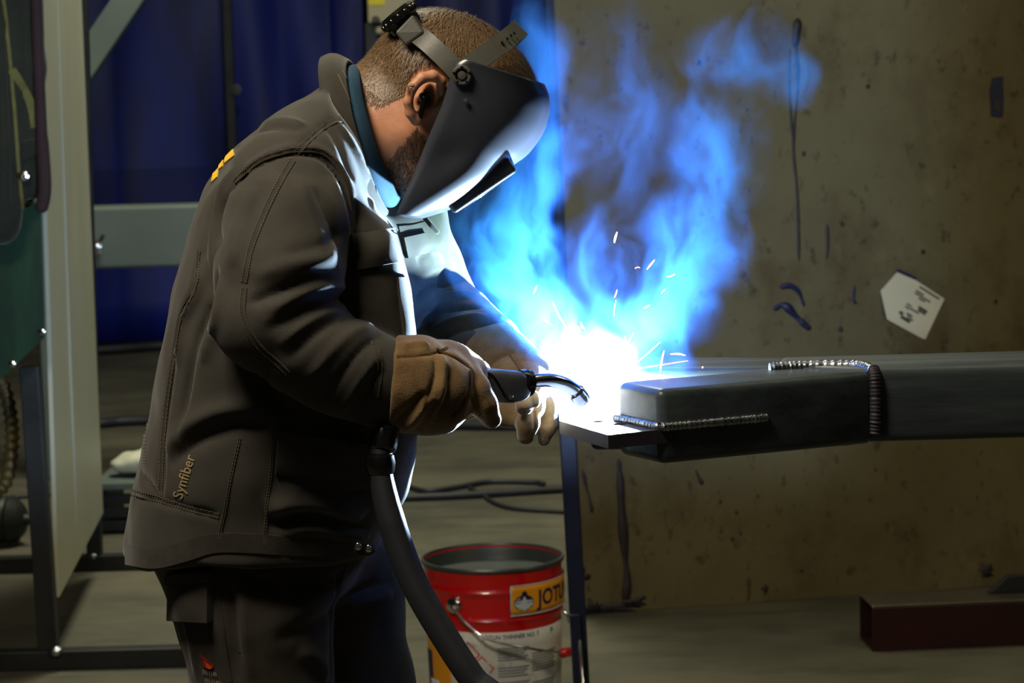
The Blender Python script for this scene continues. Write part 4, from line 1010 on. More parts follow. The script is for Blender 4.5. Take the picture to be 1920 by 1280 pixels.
# ------------------------------------------------------------------ cream cabinet far behind the head
mat('cream', (176, 166, 136), rough=0.5, var=0.08, vscale=4)
mat('sticker_yellow', (232, 214, 20), rough=0.5, var=0.05)
cb_ = empty('control_cabinet', P(725, 640, 9.0) * np.array([1, 1, 0])); tag(cb_, 'cream control cabinet with a yellow sticker between the blue curtains', 'cabinet')
xa, xb_ = P(690, 40, 9.0)[0], P(776, 40, 9.0)[0]; z0 = P(730, 42, 9.0)[2]
bevel(mk('body', *box_vf((xa, 9.0, z0), (xb_, 9.35, z0 + 0.8)), 'cream', cb_, False), 0.006)
zz0 = P(705, 10, 9.0)[2]; bevel(mk('sticker', *box_vf((P(691, 10, 9)[0], 8.994, zz0), (P(722, 10, 9)[0], 9.001, zz0 + 0.12)), 'sticker_yellow', cb_, False), 0.001)
bevel(mk('stand', *box_vf((xa - 0.02, 9.02, 0), (xb_ + 0.01, 9.33, z0 - 0.002)), 'dark_steel', cb_, False), 0.006)
for k, (px, py) in enumerate(((705, 38), (712, 58), (722, 74))):
    lathe('cable_gland', P(px, py, 9.0), (0, -1, 0), [(0.02, -0.01), (0.02, 0.03), (0.012, 0.04), (0.012, 0.06)], 'gloss_black' if k != 1 else 'cream', cb_, 14)

# ------------------------------------------------------------------ grey machine frame behind the welder
mat('grey_paint', (96, 106, 100), rough=0.45, var=0.12, vscale=3, bump=0.05, bscale=30)
mf = empty('machine_frame', (P(300, 640, 6.0)[0], 6.0, 0)); tag(mf, "grey painted machine frame with a wide level beam behind the welder's back", 'frame')
zb0 = P(260, 502, 6.0)[2]; zb1 = P(260, 387, 6.0)[2]
bm_ = bevel(mk('level_beam', *box_vf((P(110, 440, 6)[0], 6.0, zb0), (P(560, 440, 6)[0], 6.22, zb1)), 'grey_paint', mf, False), 0.012, 3)
for px in (118, 540): obox('post', (P(px, 640, 6.1)[0], 6.13, 0), (P(px, 640, 6.1)[0], 6.13, 2.6 if px < 300 else zb0 + 0.01), 0.16, 0.16, 'grey_paint', mf, 0.008, ref=(0, 1, 0))
obox('diagonal_strut', P(140, 150, 6.1), P(268, -40, 6.1), 0.07, 0.105, 'grey_paint', mf, 0.006, ref=(0.5, 0, 0.5))
kb = lathe('clamp_knob', P(184, 462, 5.99), (0, -1, 0), [(0.012, -0.01), (0.012, 0.02), (0.026, 0.022), (0.026, 0.05), (0.01, 0.056)], 'chrome', bm_, 18)
obox('clamp_lever', P(180, 465, 5.95), P(196, 440, 5.94), 0.012, 0.012, 'chrome', bm_, 0.002)

# ------------------------------------------------------------------ steel floor frame with the cream panel
ff = empty('floor_frame', onZ(95, 1250, 0)); tag(ff, 'black square-tube floor frame carrying the cream panel', 'frame')
YF = 2.98; YB = 4.26
def X_(px, Y, z): # x of a picture column at depth Y and height z
    lo, hi = -1, 1
    d = [P(px, r, Y) for r in (0, 1280)]; t = (z - d[0][2]) / (d[1][2] - d[0][2]); return (d[0] + (d[1] - d[0]) * t)[0]
obox('floor_rail', (-1.65, YF, 0.025), (X_(372, YF, 0.02), YF, 0.025), 0.05, 0.05, 'dark_steel', ff)
obox('floor_rail', (-2.0, YB, 0.025), (X_(320, YB, 0.02), YB, 0.025), 0.05, 0.05, 'dark_steel', ff)
xp = X_(92, YF, 0.05); obox('post', (xp, YF, 0.05), (X_(58, YF, 0.74), YF, 0.78), 0.048, 0.048, 'dark_steel', ff, ref=(0, 1, 0))
xq = X_(178, YB, 0.05); obox('post', (xq, YB, 0.05), (X_(152, YB, 1.9), YB, 2.3), 0.045, 0.045, 'dark_steel', ff, ref=(0, 1, 0))
for p_ in (onZ(104, 1220, 0.05), onZ(176, 1040, 0.05)):
    lathe('weld_blob', p_, (0, -0.3, 1), [(0.02, -0.004), (0.016, 0.006), (0.006, 0.012), (0.001, 0.013)], 'weld_bead', ff, 10)
mat('cream_panel', (186, 186, 164), col2=(168, 168, 146), rough=0.45, vscale=2.2, stretch=(1, 1, 0.25))
smudges(MATS['cream_panel'], (190, 170, 110), 3.0, 0.56, 0.70, (6, 3, 0.5), 2.0, 0.6)
A = P(107, 1120, YF + 0.03); B = P(190, 962, YB - 0.08); C_ = P(146, -80, YB - 0.08); D_ = P(68, -80, YF + 0.03)
cp = slab('cream_panel', [A, B, C_, D_], 0.012, 'cream_panel', None, 0.002); tag(cp, 'tall cream sheet panel standing edge-on at the frame', 'panel')
for u in (0.38,):
    a = A * (1 - u) + B * u; d = D_ * (1 - u) + C_ * u; nrm = np.cross(B - A, D_ - A); nrm /= np.linalg.norm(nrm); nrm = nrm if nrm[1] < 0 or nrm[0] > 0 else -nrm
    obox('fold_line', a + (d - a) * 0.02 + nrm * 0.0045, d + nrm * 0.0045, 0.008, 0.008, 'cream_panel', cp, 0.002)
# green sheet with bolts
mat('green_sheet', (34, 66, 46), col2=(14, 34, 24), rough=0.35, vscale=4, stretch=(3, 1, 0.6), coat=0.3)
gs = slab('green_sheet', [P(-60, 740, 2.85), P(0, 712, 2.85), P(84, 632, 2.85), P(78, 380, 2.85), P(-60, 380, 2.85)], 0.004, 'green_sheet', None, 0.001)
tag(gs, 'dark green sheet with a slanted lower edge bolted beside the cream panel', 'sheet')
for px, py in ((80, 622), (24, 682)): lathe('bolt', P(px, py, 2.846), (0, -1, 0), [(0.009, -0.002), (0.009, 0.006), (0.005, 0.008), (0.001, 0.008)], 'chrome', gs, 6)
# garment hanging from a hook
mat('olive_cloth', (34, 36, 22), col2=(18, 20, 12), rough=0.9, vscale=8, bump=0.4, bscale=200, sheen=0.2)
mat('olive_trim', (92, 88, 40), rough=0.8, var=0.2, vscale=40)
mat('maroon_cloth', (44, 26, 30), rough=0.9, var=0.2, vscale=10)
cf = Field((-1.50, 2.55, 0.95), (-1.05, 2.86, 2.0), 0.008)
def gp(px, py, Y=2.72): return P(px, py, Y)
cf.chain([(gp(-10, -60), 0.075), (gp(-5, 120), 0.070), (gp(5, 280), 0.066), (gp(0, 420, 2.73), 0.050)], 0.02)
cf.chain([(gp(40, -60, 2.74), 0.052), (gp(46, 120, 2.74), 0.050), (gp(54, 250, 2.74), 0.040), (gp(60, 350, 2.74), 0.030)], 0.02)
CV, CFc = cf.mesh(1)
CV = folds(CV, CFc, [([(10, -20), (20, 150), (28, 300), (30, 420)], .012, -.012), ([(45, -20), (52, 120), (44, 230)], .010, -.010), ([(0, 20), (6, 200), (4, 400)], .012, .010)])
gm = link('hanging_coat', fmesh('hanging_coat', CV, CFc), 'olive_cloth'); tag(gm, 'dark olive work coat with straps hanging beside the cream panel', 'coat')
CBv = bvh_of(CV, CFc)
ribbon_on('piping', CBv, [(4, -10), (18, 100), (28, 220), (36, 330), (44, 420)], 0.004, 0.004, 'olive_trim', gm)
ribbon_on('strap', CBv, [(22, 130), (40, 160), (56, 190), (64, 240)], 0.010, 0.004, 'olive_trim', gm)
patch_on('pocket', CBv, [(40, 265), (80, 255), (82, 285), (40, 300)], 0.006, 'olive_cloth', gm)
tube('lapel', spline(np.array([gp(66, -40, 2.70), gp(72, 120, 2.70), gp(78, 250, 2.70), gp(84, 350, 2.70), gp(76, 398, 2.70)]), 6), [0.014] * 13 + [0.016] * 11 + [0.008], 'maroon_cloth', gm, 10)
lathe('buckle', gp(46, 330, 2.68), (0, -1, 0), [(0.012, -0.01), (0.012, 0.01), (0.006, 0.012), (0.004, 0.004)], 'chrome', gm, 12)
tube('hanger_hook', spline(np.array([gp(20, -60, 2.74), gp(22, -110, 2.76), gp(40, -130, 2.8), gp(60, -120, 2.9), P(70, -60, 2.99)]), 5), 0.004, 'chrome', gm, 8)
# ribbed hose, motor and cables on the floor at the far left
mat('ochre_hose', (96, 78, 34), col2=(50, 42, 20), rough=0.5, vscale=10)
rh = spline(np.array([P(-30, 690, 3.1), P(4, 720, 3.1), P(20, 780, 3.1), P(22, 840, 3.1), P(10, 905, 3.1), P(-20, 930, 3.1)]), 16)
tube('ribbed_hose', rh, [0.017 + 0.003 * math.sin(i * 1.5) for i in range(len(rh))], 'ochre_hose', None, 14); tag(bpy.data.objects['ribbed_hose'], 'ochre ribbed hose looping below the green sheet', 'hose')
mo = empty('electric_motor', onZ(15, 1025, 0)); tag(mo, 'dark round electric motor lying on the floor below the ribbed hose', 'motor')
mc = onZ(15, 1025, 0) + np.array([0, 0.05, 0.085])
lathe('housing', mc + np.array([-0.16, 0, 0]), (1, -0.15, 0), [(0.01, 0), (0.07, 0.0)] + [(0.075 + 0.006 * (i % 2), 0.02 + 0.012 * i) for i in range(14)] + [(0.062, 0.20), (0.045, 0.215), (0.02, 0.22), (0.012, 0.25)], 'dark_steel', mo, 28)
bevel(mk('foot', *box_vf((mc[0] - 0.12, mc[1] - 0.06, 0), (mc[0] + 0.02, mc[1] + 0.06, 0.02)), 'dark_steel', mo, False), 0.003)
def floor_cable(label, pts, r, z=None):
    p = np.array([onZ(x, y, 0) + np.array([0, 0, r]) for x, y in pts]); o = tube('floor_cable', spline(p, 8), r, 'rubber', None, 10)
    tag(o, label, 'cable', 'black cables lying on the hall floor'); return o
floor_cable('thick black cable running straight across the floor to the post', [(560, 950), (660, 944), (760, 940), (860, 936), (960, 930), (1060, 924), (1180, 918)], 0.014)
floor_cable('wavy black cable lying behind the thick one', [(600, 905), (690, 908), (750, 914), (800, 925), (860, 918), (920, 908), (1000, 909), (1020, 912)], 0.010)
floor_cable('thin black cable curving forward to the post', [(880, 918), (905, 932), (930, 948), (970, 958), (1060, 964), (1180, 972)], 0.008)
floor_cable('far black cable under the gloves', [(640, 800), (760, 803), (860, 806), (960, 807), (1080, 802), (1200, 800)], 0.022)
floor_cable("black cable on the floor left of the welder's hip", [(120, 806), (185, 803), (230, 799), (300, 797), (380, 798)], 0.022)
floor_cable('farthest black cable close to the curtains', [(150, 668), (230, 663), (300, 658), (380, 655)], 0.03)
floor_cable('short black cable beside the electric motor', [(-30, 950), (10, 938), (50, 934), (100, 930), (140, 925)], 0.008)
# low crate with a white tray beyond the frame
cr0 = onZ(205, 1012, 0); ce = empty('low_crate', cr0); tag(ce, 'low dark crate on the floor with a grey top board behind the jacket hem', 'crate')
cx, cy = cr0[0], cr0[1] + 0.1
for k in range(3): bevel(mk('side_slat', *box_vf((cx - 0.05, cy, 0.01 + k * 0.045), (cx + 0.42, cy + 0.02, 0.045 + k * 0.045)), 'dark_steel', ce, False), 0.003)
for dx in (-0.05, 0.40): bevel(mk('corner_post', *box_vf((cx + dx, cy + 0.02, 0), (cx + dx + 0.03, cy + 0.36, 0.15)), 'dark_steel', ce, False), 0.003)
bevel(mk('top_board', *box_vf((cx - 0.06, cy - 0.01, 0.151), (cx + 0.44, cy + 0.38, 0.175)), 'grey_paint', ce, False), 0.004)
mat('white_plastic', (206, 204, 180), rough=0.6, var=0.15, vscale=12)
wf = Field((cx - 0.07, cy, 0.16), (cx + 0.45, cy + 0.37, 0.36), 0.008)
wf.ell((cx + 0.20, cy + 0.17, 0.225), (0.19, 0.13, 0.045), k=0.02); wf.ell((cx + 0.25, cy + 0.15, 0.265), (0.15, 0.08, 0.035), k=0.03); wf.ell((cx + 0.06, cy + 0.14, 0.215), (0.09, 0.07, 0.03), k=0.03)
WV, WF = wf.mesh(1); WN = vnormals(WV, WF); WV = WV + WN * np.array([noise.noise(Vector(v) * 18) * 0.012 for v in WV])[:, None]
WV[:, 2] = np.maximum(WV[:, 2], 0.177)
tag(link('plastic_bag', fmesh('plastic_bag', WV, WF), 'white_plastic'), 'crumpled whitish plastic bag lying on the low crate', 'bag')

# ------------------------------------------------------------------ paint bucket
mat('bucket_red', (190, 12, 14), rough=0.28, var=0.08, vscale=8, coat=0.4)
mat('bucket_grey', (74, 80, 80), rough=0.4, metal=0.5, var=0.2, vscale=10)
mat('label_white', (200, 200, 194), rough=0.5, var=0.10, vscale=14); smudges(MATS['label_white'], (92, 96, 104), 22, 0.58, 0.70, seed=1.0, strength=0.6)
mat('label_yellow', (228, 150, 16), rough=0.45, var=0.05)
mat('ink_navy', (20, 20, 62), rough=0.5, var=0.05); mat('ink_pale', (190, 200, 205), rough=0.5, var=0.05); mat('ink_grey', (120, 124, 128), rough=0.6, var=0.2, vscale=30); mat('ink_red', (196, 60, 50), rough=0.5, var=0.1)
BH = 0.385; bc = onZ(923, 1043, BH); BR = 133 * np.linalg.norm(bc - CAM) / FPX
bk = empty('paint_bucket', (bc[0], bc[1], 0)); tag(bk, 'open red paint bucket with a yellow and white label behind the hose', 'bucket')
def bp(ph, z, r): return np.array([bc[0] + math.sin(ph) * r, bc[1] - math.cos(ph) * r, z])
def Rz(z): return BR * (0.93 + 0.07 * z / BH) - 0.004
pr = [(Rz(0) - 0.01, 0.0), (Rz(0.01), 0.006)]
for z in np.linspace(0.03, BH - 0.012, 60):
    r = Rz(z); d1 = (z - (BH - 0.055)) / 0.006; d2 = (z - (BH - 0.118)) / 0.006
    pr.append((r + 0.0045 * math.exp(-d1 * d1) + 0.004 * math.exp(-d2 * d2), z))
lathe('body', (bc[0], bc[1], 0), (0, 0, 1), pr + [(Rz(BH) + 0.001, BH - 0.006), (Rz(BH) - 0.0025, BH - 0.004), (Rz(0.3) - 0.003, 0.30), (0.02, 0.296)], 'bucket_red', bk, 72, ref=(0, 1, 0))
rm = lathe('rim', (bc[0], bc[1], 0), (0, 0, 1), [(BR - 0.004, BH - 0.010), (BR + 0.001, BH - 0.007), (BR + 0.002, BH - 0.002), (BR, BH + 0.002), (BR - 0.004, BH + 0.002), (BR - 0.0055, BH - 0.002), (BR - 0.009, BH - 0.02), (Rz(0.34) - 0.008, BH - 0.036), (Rz(0.34) - 0.030, BH - 0.0375), (0.001, BH - 0.036)], 'bucket_grey', bk, 72, ref=(0, 1, 0), cap0=False)
def wrap(name, ph0, ph1, z0, z1, off, m, parent, n=30, nz_=6):
    V = []; F = []
    for j in range(nz_ + 1):
        for i in range(n + 1):
            z = z0 + (z1 - z0) * j / nz_; ph = ph0 + (ph1 - ph0) * i / n; V.append(bp(ph, z, Rz(z) + off))
    for j in range(nz_):
        for i in range(n): k = j * (n + 1) + i; F.append((k, k + 1, k + n + 2, k + n + 1))
    o = mk(name, V, F, m, parent); s = o.modifiers.new('thickness', 'SOLIDIFY'); s.thickness = 0.0008; s.offset = 0; return o
R_ = math.radians
lw = wrap('paper_label', R_(-58), R_(140), 0.03, BH - 0.142, 0.0010, 'label_white', bk, 60)
ly = wrap('yellow_label', R_(-78), R_(-40), 0.03, BH - 0.140, 0.0018, 'label_yellow', bk)
bl_ = wrap('brand_label', R_(15), R_(110), BH - 0.104, BH - 0.040, 0.0058, 'label_yellow', bk, 40)
wrap('label_edge', R_(14.0), R_(110), BH - 0.040, BH - 0.037, 0.0062, 'ink_pale', bl_, 40, 1); wrap('label_edge', R_(14.0), R_(110), BH - 0.107, BH - 0.104, 0.0062, 'ink_pale', bl_, 40, 1); wrap('label_edge', R_(14.0), R_(15.2), BH - 0.104, BH - 0.040, 0.0062, 'ink_pale', bl_, 3, 3)
def print_cyl(name, V, F, ph, z, w, h, off, m, parent):
    sx = w / (BR); return mk(name, [bp(ph + v[0] * sx, z + v[1] * h, Rz(z + v[1] * h) + off) for v in V], F, m, parent, False)
def poly_cyl(name, pts, ph, z, w, h, off, m, parent):
    n = len(pts); c = np.mean(pts, axis=0); V = [(c[0], c[1])] + list(pts); return print_cyl(name, V, [(0, i + 1, (i + 1) % n + 1) for i in range(n)], ph, z, w, h, off, m, parent)
zc = BH - 0.072
V, F = text_mesh('JOTUN', 1.0, 0.03); print_cyl('lettering', V, F, R_(38.5), zc - 0.017, 0.046, 0.050, 0.0064, 'ink_navy', bl_)
circ = [(math.cos(a), math.sin(a)) for a in np.linspace(0, 2 * math.pi, 28, endpoint=False)]
eph = R_(25.5)
poly_cyl('emblem_globe', [(x, y * 0.78) for x, y in circ], eph, zc - 0.006, 0.0245, 0.023, 0.0064, 'ink_navy', bl_)
poly_cyl('emblem_globe', [(x * 0.93, y * 0.70) for x, y in circ], eph, zc - 0.007, 0.0245, 0.021, 0.0068, 'ink_pale', bl_)
for k in (-0.45, 0.0): poly_cyl('emblem_line', [(-0.9, k - 0.04), (0.9, k - 0.04), (0.9, k + 0.04), (-0.9, k + 0.04)], eph, zc - 0.006, 0.0235, 0.021, 0.0070, 'ink_navy', bl_)
poly_cyl('emblem_bird', [(-.95, .0), (-.5, .2), (-.3, .55), (-.25, .95), (0, 1.15), (.15, 1.15), (.3, .9), (.35, .5), (.95, .05), (.4, .1), (0, .2), (-.4, .1)], eph, zc - 0.002, 0.0235, 0.020, 0.0072, 'ink_navy', bl_)
poly_cyl('emblem_bird', [(x * 0.22, y * 0.72) for x, y in circ], eph, zc - 0.008, 0.0245, 0.023, 0.0076, 'ink_pale', bl_)
V, F = text_mesh('JOTUN THINNER NO. 7', 1.0, 0.01); w_ = V[:, 0].max(); print_cyl('lettering', V, F, R_(-9), BH - 0.158, 0.140 / w_, 0.014, 0.0022, 'ink_navy', lw)
V, F = text_mesh('20', 1.0, 0.01); print_cyl('lettering', V, F, R_(54), BH - 0.156, 0.012, 0.013, 0.0022, 'ink_navy', lw)
for r0, r1 in (((-32, 0.190), (0.042, 'ink_red')),): pass
def diamond(name, ph, z, s, off, m):
    poly_cyl(name, [(-1, 0), (0, -1), (1, 0), (0, 1)], ph, z, s, s, off, m, lw)
for ph, z in ((-22, BH - 0.192), (-10.5, BH - 0.224)):
    diamond('hazard_mark', R_(ph), z, 0.030, 0.0020, 'ink_red'); diamond('hazard_mark', R_(ph), z, 0.025, 0.0024, 'label_white')
poly_cyl('hazard_mark', [(x * .5, y) for x, y in circ], R_(-22), BH - 0.190, 0.009, 0.009, 0.0028, 'ink_navy', lw)
for c0, c1, zt, nl in ((3, 30, BH - 0.178, 5), (33, 62, BH - 0.196, 7), (3, 30, BH - 0.222, 4), (3, 30, BH - 0.256, 5), (33, 62, BH - 0.262, 5)):
    for k in range(nl): wrap('printed_line', R_(c0), R_(c1 - (k * 7 % 5)), zt - k * 0.0065 - 0.0028, zt - k * 0.0065, 0.0021, 'ink_grey', lw, 8, 1)
wrap('label_print', R_(-80), R_(-66), 0.08, BH - 0.20, 0.0024, 'ink_navy', ly, 8); wrap('label_print', R_(-72), R_(-56), 0.03, 0.12, 0.0026, 'ink_pale', ly, 8)
# bail handle
pe = bp(R_(-33), BH - 0.082, Rz(BH - 0.082) + 0.003); dr = np.array([math.sin(R_(-33)), -math.cos(R_(-33)), 0])
lathe('handle_ear', pe, dr, [(0.020, -0.004), (0.020, 0.002), (0.016, 0.008), (0.008, 0.011), (0.001, 0.012)], 'chrome', bk, 24)
bw = [pe + dr * 0.012, bp(R_(-18), BH - 0.118, BR + 0.020), bp(R_(-2), BH - 0.150, BR + 0.030), bp(R_(28), BH - 0.178, BR + 0.034), bp(R_(52), BH - 0.200, BR + 0.036)]
hb_ = tube('bail_wire', spline(np.array(bw), 8), 0.0032, 'chrome', bk, 10)
tube('bail_grip', spline(np.array([bp(R_(50), BH - 0.199, BR + 0.036), bp(R_(68), BH - 0.205, BR + 0.034), bp(R_(90), BH - 0.200, BR + 0.03)]), 6), 0.011, 'bucket_red', hb_, 14)
tube('bail_wire', spline(np.array([bp(R_(88), BH - 0.2, BR + 0.03), bp(R_(115), BH - 0.16, BR + 0.025), bp(R_(140), BH - 0.085, BR + 0.004)]), 6), 0.0032, 'chrome', bk, 10)

# ------------------------------------------------------------------ dark post in front of the bucket
YP = 2.10
pst = empty('stand_post', (X_(1092, YP, 0.0), YP, 0)); tag(pst, 'dark blue-black steel post between the red bucket and the stained panel', 'post')
mat('navy_steel', (22, 28, 52), rough=0.45, metal=0.3, var=0.2, vscale=12)
t0 = np.array([X_(1096, YP, 0.012), YP, 0.012]); t1 = P(1063, 786, YP)
obox('upright', t0, t1, 0.036, 0.036, 'navy_steel', pst, 0.003, ref=(0, 1, 0))
bevel(mk('foot_plate', *box_vf((t0[0] - 0.09, YP - 0.07, 0.0), (t0[0] + 0.09, YP + 0.07, 0.012)), 'navy_steel', pst, False), 0.002)
obox('brace', np.array([X_(1092, YP - .03, 0.02), YP - 0.03, 0.012]), P(1078, 1150, YP - 0.03), 0.022, 0.022, 'navy_steel', pst, 0.002, ref=(0, 1, 0))
tube('pin', [P(1057, 1142, YP - 0.05), P(1068, 1166, YP - 0.05)], 0.0035, 'chrome', pst, 8)
rd = tube('steel_rod', [np.array([X_(1104, YP - 0.13, 0.0), YP - 0.13, 0.003]), P(1087, 1200, YP - 0.055)], 0.004, 'chrome', None, 10); tag(rd, 'thin bright steel rod leaning on the dark post', 'rod')

# ------------------------------------------------------------------ big stained panel on the right
mat('stained_sheet', (108, 99, 68), col2=(88, 79, 50), rough=0.6, vscale=2.0, bump=0.06, bscale=25, rvar=0.1)
smudges(MATS['stained_sheet'], (72, 56, 26), 3.4, 0.50, 0.70, (1, 1, 0.7), 5.0, 0.9)
smudges(MATS['stained_sheet'], (58, 42, 26), 30, 0.58, 0.68, (1, 1, 0.7), 9.0, 0.8)
smudges(MATS['stained_sheet'], (138, 128, 98), 7, 0.62, 0.72, (1, 1, 0.5), 2.0, 0.4)
b0 = onZ(1094, 1152, 0); b1 = onZ(1900, 1097, 0); pd = b1 - b0; pd /= np.linalg.norm(pd); pn = np.array([pd[1], -pd[0], 0.0])      # panel normal, towards the welder
def onpanel(px, py, off=0.0):
    d = ray(px, py); t = ((b0 - CAM) @ pn) / (d @ pn); return CAM + d * t + pn * off
c0 = b0.copy(); c1 = b0 + pd * 2.1; c2 = c1 + np.array([0, 0, 2.5]); tl = onpanel(1036, 0); k_ = (2.5) / (tl[2] - b0[2]); c3 = b0 + (tl - b0) * k_
sp = slab('stained_panel', [c0 - pn * 0.011, c1 - pn * 0.011, c2 - pn * 0.011, c3 - pn * 0.011], 0.02, 'stained_sheet', None, 0.002); tag(sp, 'big stained yellowish steel sheet standing behind the beam', 'panel')
obox('edge_angle', c0 + pn * 0.004 - pd * 0.012, c3 + pn * 0.004 - pd * 0.012, 0.022, 0.03, 'navy_steel', sp, 0.002, ref=tuple(pn))
obox('prop', c1 - pd * 0.5 - pn * 0.05 + np.array([0, 0, 1.6]), c1 - pd * 0.5 - pn * 0.75, 0.04, 0.04, 'dark_steel', sp); obox('prop', c0 + pd * 0.5 - pn * 0.05 + np.array([0, 0, 1.6]), c0 + pd * 0.5 - pn * 0.75, 0.04, 0.04, 'dark_steel', sp)
mat('stain_dark', (44, 40, 44), rough=0.6, var=0.3, vscale=30); mat('stain_blue', (26, 30, 66), rough=0.5, var=0.2, vscale=30); mat('stain_brown', (84, 62, 34), rough=0.7, var=0.3, vscale=30)
def blot(name, pts, m, wid=4.0, wob=0.5, off=0.0008):
    """a run of paint or dirt on the panel: picture polyline with a wobbling width"""
    p = spline(np.array(pts, float), 8); d = np.gradient(p, axis=0); n = np.stack([-d[:, 1], d[:, 0]], 1); n /= np.maximum(np.linalg.norm(n, axis=1), 1e-6)[:, None]
    V = []; F = []; k = len(p)
    for i in range(k):
        w = wid * (1 + wob * noise.noise(Vector((i * 0.13, p[0][0] * 0.1, 0))) * 1.6) * min(1, (i + 0.4) / 2, (k - i - 0.6) / 2)
        V += [onpanel(*(p[i] + n[i] * w), off), onpanel(*(p[i] - n[i] * w), off)]
    for i in range(k - 1): F.append((2 * i, 2 * i + 1, 2 * i + 3, 2 * i + 2))
    o = mk(name, V, F, m, sp); s = o.modifiers.new('thickness', 'SOLIDIFY'); s.thickness = 0.0004; return o
def dirt(cx, cy, rx, ry):
    V = [onpanel(cx, cy, 0.0009)]; n = 36
    for i in range(n):
        a = 2 * math.pi * i / n; k = 0.75 + 0.75 * noise.noise(Vector((math.cos(a) * 2.2 + cx, math.sin(a) * 2.2, cy * 0.1))); V.append(onpanel(cx + rx * k * math.cos(a), cy + ry * k * math.sin(a), 0.0009))
    o = mk('dirt_patch', V, [(0, i + 1, (i + 1) % n + 1) for i in range(n)], 'stain_dark', sp); s = o.modifiers.new('thickness', 'SOLIDIFY'); s.thickness = 0.0004; return o
blot('paint_run', [(1496, 34), (1494, 60), (1490, 90)], 'stain_dark', 8); blot('paint_run', [(1492, 80), (1496, 160), (1489, 240), (1488, 290), (1494, 350), (1497, 430), (1498, 490)], 'stain_dark', 3.0)
blot('paint_run', [(1481, 90), (1480, 160), (1486, 260)], 'stain_dark', 2.0); blot('paint_run', [(1551, 420), (1552, 460), (1550, 485)], 'stain_dark', 2.5)
blot('paint_smear', [(1462, 538), (1482, 536), (1498, 548), (1508, 575)], 'stain_blue', 5); blot('paint_smear', [(1450, 580), (1470, 572), (1490, 590), (1506, 606), (1520, 618)], 'stain_blue', 6); blot('paint_smear', [(1602, 535), (1600, 560), (1606, 570)], 'stain_blue', 2)
blot('paint_run', [(1160, 860), (1163, 900), (1166, 960), (1172, 1040), (1176, 1090), (1172, 1130)], 'stain_dark', 7); blot('paint_run', [(1092, 880), (1100, 915), (1108, 945), (1110, 962)], 'stain_dark', 3)
dirt(1146, 1138, 66, 15); dirt(1190, 1128, 26, 13); dirt(1092, 1082, 14, 20); dirt(1110, 1140, 24, 18)
dirt(1435, 1104, 8, 9); dirt(1850, 1070, 15, 17); blot('paint_run', [(1304, 880), (1312, 898), (1318, 908)], 'stain_dark', 3); blot('paint_run', [(1403, 1080), (1404, 1110), (1402, 1125)], 'stain_brown', 3)
for x, y, w in ((1310, 117, 5), (1400, 205, 3), (1506, 288, 4), (1578, 420, 4), (1730, 472, 4), (1788, 312, 4), (1626, 162, 4), (1866, 565, 4), (1575, 617, 5), (1388, 1000, 3), (1380, 960, 4), (1420, 930, 3), (1350, 940, 3), (1372, 1010, 4), (1440, 985, 2), (1502, 1070, 3), (1700, 1010, 3), (1640, 880, 3)):
    blot('speck', [(x, y - w), (x + 1, y), (x, y + w)], 'stain_brown' if x % 4 < 2 else 'stain_dark', w * 0.8, 0.3)
# white paper tag and strip of black tape
mat('paper', (204, 196, 168), rough=0.7, var=0.06, vscale=8); mat('ink_black', (52, 52, 50), rough=0.7, var=0.1)
tg_ = slab('paper_tag', [onpanel(*q, 0.004) for q in ((1662, 598), (1650, 545), (1681, 510), (1716, 525), (1770, 560), (1766, 568), (1734, 635), (1728, 634))], 0.002, 'paper', None); tag(tg_, 'white paper tag with blurred print stuck crooked on the stained panel', 'tag')
tu = np.array([54, 34]) / 64.0; tv = np.array([-34, 54]) / 64.0
for (s, t, L_, h) in ((12, -4, 52, 3.4), (10, 6, 20, 3), (10, 11, 40, 3), (24, 16, 16, 3), (34, 30, 22, 5), (36, 36, 20, 4), (8, 38, 12, 3), (8, 44, 12, 3), (20, 42, 22, 3), (4, 58, 10, 6), (12, 64, 24, 6), (20, 54, 14, 4), (24, 60, 16, 3)):
    o0 = np.array([1712, 535]) + tu * s * 0.85 + tv * t * 0.95 - tv * 2
    q = [o0, o0 + tu * L_ * 0.85, o0 + tu * L_ * 0.85 + tv * h, o0 + tv * h]
    slab('printed_line', [onpanel(*z, 0.0056) for z in q], 0.0006, 'ink_black', tg_)
for q in ([(1678, 510), (1684, 504), (1718, 520), (1716, 527)], [(1652, 556), (1659, 598), (1664, 602), (1650, 552)]): slab('torn_tape', [onpanel(*z, 0.003) for z in q], 0.0012, 'ink_navy', tg_)
tp = slab('tape_strip', [onpanel(*q, 0.002) for q in ((1858, 218), (1855, 170), (1860, 146), (1880, 143), (1881, 200), (1879, 220))], 0.002, 'stain_blue', None); tag(tp, 'short strip of dark tape high on the stained panel', 'tape')
slab('torn_end', [onpanel(*q, 0.0035) for q in ((1862, 205), (1862, 190), (1876, 186), (1877, 212))], 0.002, 'stain_dark', tp)

